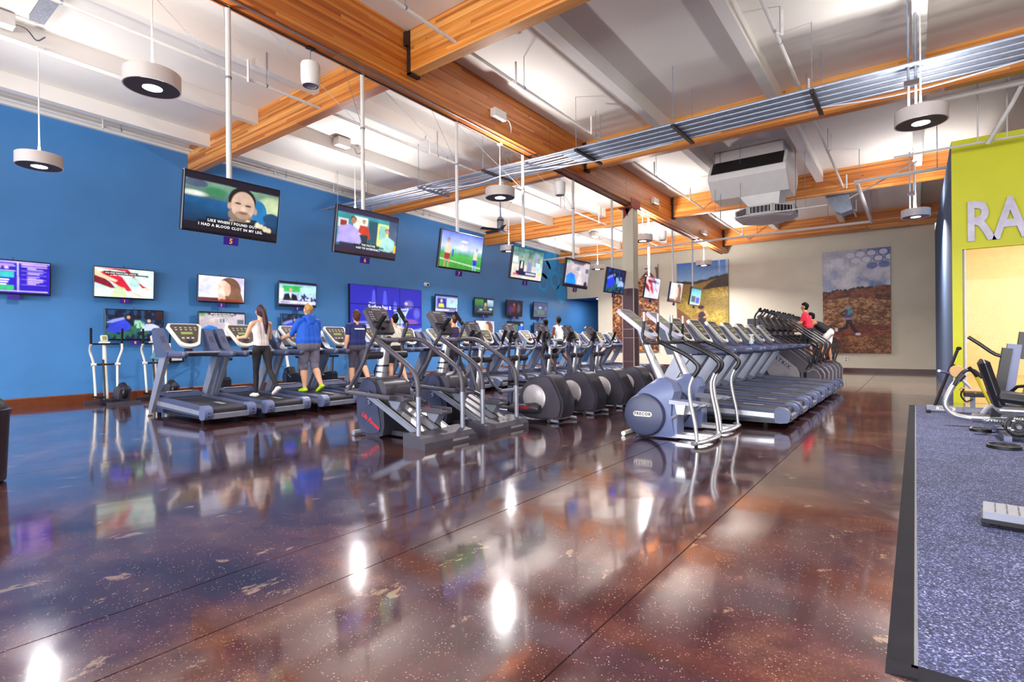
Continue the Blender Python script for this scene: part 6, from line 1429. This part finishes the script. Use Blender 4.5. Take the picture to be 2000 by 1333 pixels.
def remesh(mb, voxel, smooth=4):
    me = mb.mesh('tmp', [], smooth=False); o = bpy.data.objects.new('tmp', me); COL.objects.link(o)
    m = o.modifiers.new('r', 'REMESH'); m.mode = 'VOXEL'; m.voxel_size = voxel
    if smooth: q = o.modifiers.new('s', 'SMOOTH'); q.factor = .5; q.iterations = smooth
    dg = bpy.context.evaluated_depsgraph_get(); out = bpy.data.meshes.new_from_object(o.evaluated_get(dg))
    bpy.data.objects.remove(o); bpy.data.meshes.remove(me)
    return out

SKIN = {'fair': material('skin_fair', '#dfa887', .5, var=.05), 'tan': material('skin_tan', '#b9805c', .5, var=.05), 'brown': material('skin_brown', '#6b4334', .5, var=.05)}
def cloth_mat(n, c): return bpy.data.materials.get(n) or material(n, c, .8, var=.1, scale=14, bump=.3, bump_scale=30)
def person(label, loc, h, girth, lean, legs, arms, cloth, mats, skin, hair, voxel=.011, wide=1.0, rz=0.0, extra=None):
    t = thing('person', label, 'person', loc, rz)
    P, J = body_prims(h, girth, lean, legs, arms, cloth, wide)
    mb = MB()
    for p in P: capsule(mb, p[0], p[1], p[2], p[3])
    me = remesh(mb, voxel); n = len(me.polygons)
    C_ = np.empty(n * 3, np.float32); me.polygons.foreach_get('center', C_); C_ = C_.reshape(-1, 3)
    tags = ['skin'] + sorted({p[4] for p in P} - {'skin'}); best = np.full(n, 1e9); idx = np.zeros(n, np.int32)
    for p in P:
        a = np.array(p[0]); b = np.array(p[2]); d = b - a; q = np.clip(((C_ - a) @ d) / (d @ d + 1e-12), 0, 1)
        dist = np.linalg.norm(C_ - a - q[:, None] * d, axis=1) - (p[1] + (p[3] - p[1]) * q)
        m = dist < best - (0.0 if p[4] != 'skin' else .003); best = np.where(m, dist, best); idx = np.where(m, tags.index(p[4]), idx)
    for tg in tags: me.materials.append(SKIN[skin] if tg == 'skin' else mats[tg])
    me.polygons.foreach_set('material_index', idx.astype(np.int32)); me.polygons.foreach_set('use_smooth', [True] * n); me.update()
    link('body', me, t)
    hd, ux, fx, s = J['head'], J['ux'], J['fx'], J['s']
    hm = MB(); Yv = Vector((0, 1, 0)); style, hmat = hair
    def C(p0, r0, p1, r1): capsule(hm, p0, r0 * s, p1, r1 * s)
    top = hd + ux * .045 * s - fx * .03 * s
    C(top, .088, hd + ux * .03 * s - fx * .045 * s, .086); C(hd - fx * .045 * s, .074, hd - ux * .045 * s - fx * .04 * s, .058)
    C(hd + ux * .085 * s + fx * .03 * s, .045, hd + ux * .09 * s - fx * .02 * s, .06)
    if style == 'ponytail':
        for sg in (-1, 1): C(hd + Yv * sg * .065 * s, .03, hd - ux * .05 * s + Yv * sg * .05 * s - fx * .02 * s, .025)
        b = hd + ux * .03 * s - fx * .115 * s; C(b, .035, b - fx * .03 * s - ux * .08 * s, .045); C(b - fx * .03 * s - ux * .08 * s, .045, b - fx * .04 * s - ux * .27 * s + Yv * .02 * s, .05); C(b - fx * .04 * s - ux * .27 * s + Yv * .02 * s, .05, b - fx * .02 * s - ux * .46 * s + Yv * .03 * s, .014)
    if style == 'bun': C(hd + ux * .1 * s - fx * .07 * s, .05, hd + ux * .11 * s - fx * .075 * s, .048)
    if style == 'bob':
        for sg in (-1, 1): C(hd + Yv * sg * .055 * s - fx * .01 * s, .045, hd - ux * .06 * s + Yv * sg * .045 * s - fx * .03 * s, .04)
        C(hd - ux * .03 * s - fx * .05 * s, .075, hd - ux * .08 * s - fx * .045 * s, .055)
    hme = remesh(hm, .012, 3); hme.materials.append(hmat); hme.polygons.foreach_set('use_smooth', [True] * len(hme.polygons)); link('hair', hme, t)
    e = MB()
    for sg in (-1, 1): e.ell(tuple(hd + fx * .078 * s + Yv * sg * .032 * s + ux * .005 * s), (.009 * s, .012 * s, .008 * s), 8, 6)
    e.build('eyes', BLACK, t)
    MB().ell(tuple(hd + fx * .083 * s - ux * .062 * s), (.008 * s, .022 * s, .006 * s), 8, 6).build('mouth', bpy.data.materials.get('lips') or material('lips', '#9c5a50', .5), t)
    if extra: extra(t, J)
    return t
def outfit(top, bottom, sleeve='skin', sleeve_low='skin', forearm='skin', knee=None, calf='skin', shin='skin', ankle='shoe', shoulder=None, collar=None, loose=False):
    return dict(top=top, hips=bottom, shoulder=shoulder or top, sleeve=sleeve, sleeve_low=sleeve_low, forearm=forearm, thigh=bottom, knee=knee or bottom, calf=calf, shin=shin, ankle=ankle, collar=collar or 'skin', loose=loose)
WTANK = cloth_mat('white_knit', '#d9cfcc'); BLK = cloth_mat('black_cloth', '#19151c'); BLUEH = cloth_mat('royal_blue_fleece', '#1f5fd2'); GREYS = cloth_mat('grey_shorts_cloth', '#6f6b7c'); NAVYT = cloth_mat('navy_cotton', '#1b2764')
GREYC = cloth_mat('charcoal_leggings', '#4d4656'); CREAMT = cloth_mat('cream_cotton', '#d8d0c0'); PURP = cloth_mat('purple_top', '#3a2a58'); REDT = cloth_mat('red_cotton', '#d2203a'); WHT = cloth_mat('white_cotton', '#e9e4dc'); NEON = cloth_mat('neon_green_mesh', '#b9e01e'); WSHOE = cloth_mat('white_trainer', '#e0d8d0'); DSHOE = cloth_mat('dark_trainer', '#4a3a3c')
HB = {'red': material('dark_red_hair', '#34101a', .6, var=.3, scale=30, stretch=(6, 6, 1)), 'blond': material('blond_hair', '#b98d54', .5, var=.2, scale=30), 'brown': material('brown_hair', '#4c2416', .65, var=.25, scale=30), 'black': material('black_hair', '#0f0b0b', .75, spec=.2, var=.2, scale=30), 'auburn': material('auburn_hair', '#4a1a16', .5, var=.2, scale=30)}
DZ = .268
def pony_extra(t, J): pass
person('woman in white tank top and black leggings with a long red ponytail, on a treadmill', (-9.18, 4.84, DZ), 1.60, .86, .05, [(.12, .12, 0), (-.30, .42, -.5)], [(.55, .12, .95), (.25, .16, 1.1)],
       outfit('top', 'pants', calf='pants', shin='pants', shoulder='skin'), {'top': WTANK, 'pants': BLK, 'shoe': WSHOE}, 'fair', ('ponytail', HB['red']), .0095, .92)
def hood(t, J):
    s = J['s']; c = J['neck'] - Vector((-1, 0, 0)) * .07 * s; mb = MB()
    for sg in (-1, 0, 1): capsule(mb, c + Vector((.0, sg * .05 * s, .02 * s)), .055 * s, c + Vector((.03, sg * .03 * s, -.10 * s)), .045 * s)
    for sg in (-1, 1): capsule(mb, c + Vector((.0, sg * .06 * s, .02 * s)), .045 * s, c + Vector((-.10 * s, sg * .07 * s, .01 * s)), .035 * s)
    me = remesh(mb, .012, 4); me.materials.append(BLUEH); me.polygons.foreach_set('use_smooth', [True] * len(me.polygons)); link('hood', me, t)
person('heavy man in a royal blue hoodie, grey shorts and neon green shoes on a treadmill', (-9.36, 5.87, DZ + .005), 1.68, 1.52, .04, [(.06, .16, -.05), (-.12, .40, -.5)], [(.45, .28, .85), (.25, .25, .9)],
       outfit('top', 'pants', sleeve='top', sleeve_low='top', knee='pants', collar='top', loose=True), {'top': BLUEH, 'pants': GREYS, 'shoe': NEON}, 'fair', ('short', HB['blond']), .0105, 1.1, extra=hood)
def backprint(t, J):
    s = J['s']; p = J['chest'] + J['spine'] * .05 * s
    MB().cbox(p.x + .10 * s, p.x + .152 * s, p.y - .12 * s, p.y + .12 * s, p.z - .012 * s, p.z + .012 * s, .004).build('shirt_print', WHITEPRINT, t)
person('person in a navy T-shirt and grey capri leggings with short brown hair on a treadmill', (-9.20, 6.86, DZ), 1.60, 1.3, .03, [(.10, .1, 0), (-.28, .2, -.35)], [(-.10, .22, .25), (.3, .2, .6)],
       outfit('top', 'pants', sleeve='top', knee='pants'), {'top': NAVYT, 'pants': GREYC, 'shoe': WSHOE}, 'fair', ('bob', HB['brown']), .0105, 1.1, extra=backprint)
person('person in a cream shirt and black shorts behind the nearer climbing trainer', (-9.15, 7.85, DZ), 1.55, 1.15, .06, [(.15, .15, 0), (-.22, .25, -.3)], [(.5, .2, .9), (.5, .2, .9)],
       outfit('top', 'pants', sleeve='top', knee='skin', loose=True), {'top': CREAMT, 'pants': BLK, 'shoe': WSHOE}, 'fair', ('bun', HB['black']), .012)
person('woman in a purple top with an auburn bun on a treadmill behind the climbing trainers', (-9.25, 9.85, DZ), 1.6, .9, .05, [(.15, .15, 0), (-.25, .3, -.3)], [(.5, .15, .9), (.4, .15, .9)],
       outfit('top', 'pants', shoulder='skin', calf='pants', shin='pants'), {'top': PURP, 'pants': BLK, 'shoe': DSHOE}, 'fair', ('bun', HB['auburn']), .013, .92)
person('man with dark hair in a dark shirt, next to the man in white', (-9.15, 13.85, DZ), 1.62, 1.0, .05, [(.2, .2, 0), (-.2, .3, -.3)], [(.5, .15, .9), (.5, .15, .9)],
       outfit('top', 'pants', sleeve='top', knee='skin'), {'top': GREYC, 'pants': BLK, 'shoe': DSHOE}, 'brown', ('short', HB['black']), .013)
person('man in a white sleeveless shirt and black shorts, running on a far treadmill', (-9.3, 14.85, DZ), 1.76, 1.0, .04, [(.35, .5, 0), (-.3, .6, -.6)], [(.1, .15, .9), (-.3, .15, 1.0)],
       outfit('top', 'pants', shoulder='top', knee='skin', loose=True), {'top': WHT, 'pants': BLK, 'shoe': DSHOE}, 'brown', ('short', HB['black']), .013, rz=-.25)
person('man in a red T-shirt leaning on a stair climber', (-2.40, 17.03, .60), 1.63, 1.3, .16, [(.45, .75, 0), (.0, .15, 0)], [(.35, .15, 1.25), (.35, .15, 1.25)],
       outfit('top', 'pants', sleeve='top', knee='pants', loose=True), {'top': REDT, 'pants': BLK, 'shoe': DSHOE}, 'tan', ('short', HB['black']), .012, 1.08)
person('man in a black tank top and white shorts bent over a stair climber', (-1.98, 17.87, .52), 1.66, 1.18, .88, [(.55, .75, 0), (.1, .25, 0)], [(.9, .15, .5), (.9, .15, .5)],
       outfit('top', 'pants', shoulder='skin', knee='skin', loose=True), {'top': BLK, 'pants': WHT, 'shoe': DSHOE}, 'tan', ('short', HB['black']), .013)
person('person with dark hair standing far behind the right hand treadmills', (-5.06, 20.0, 0), 1.74, 1.0, .03, [(.05, .05, 0), (-.05, .08, 0)], [(.05, .12, .2), (.05, .12, .2)],
       outfit('top', 'pants', sleeve='top', calf='pants', shin='pants'), {'top': GREYC, 'pants': BLK, 'shoe': DSHOE}, 'tan', ('short', HB['black']), .014, rz=PI / 2)
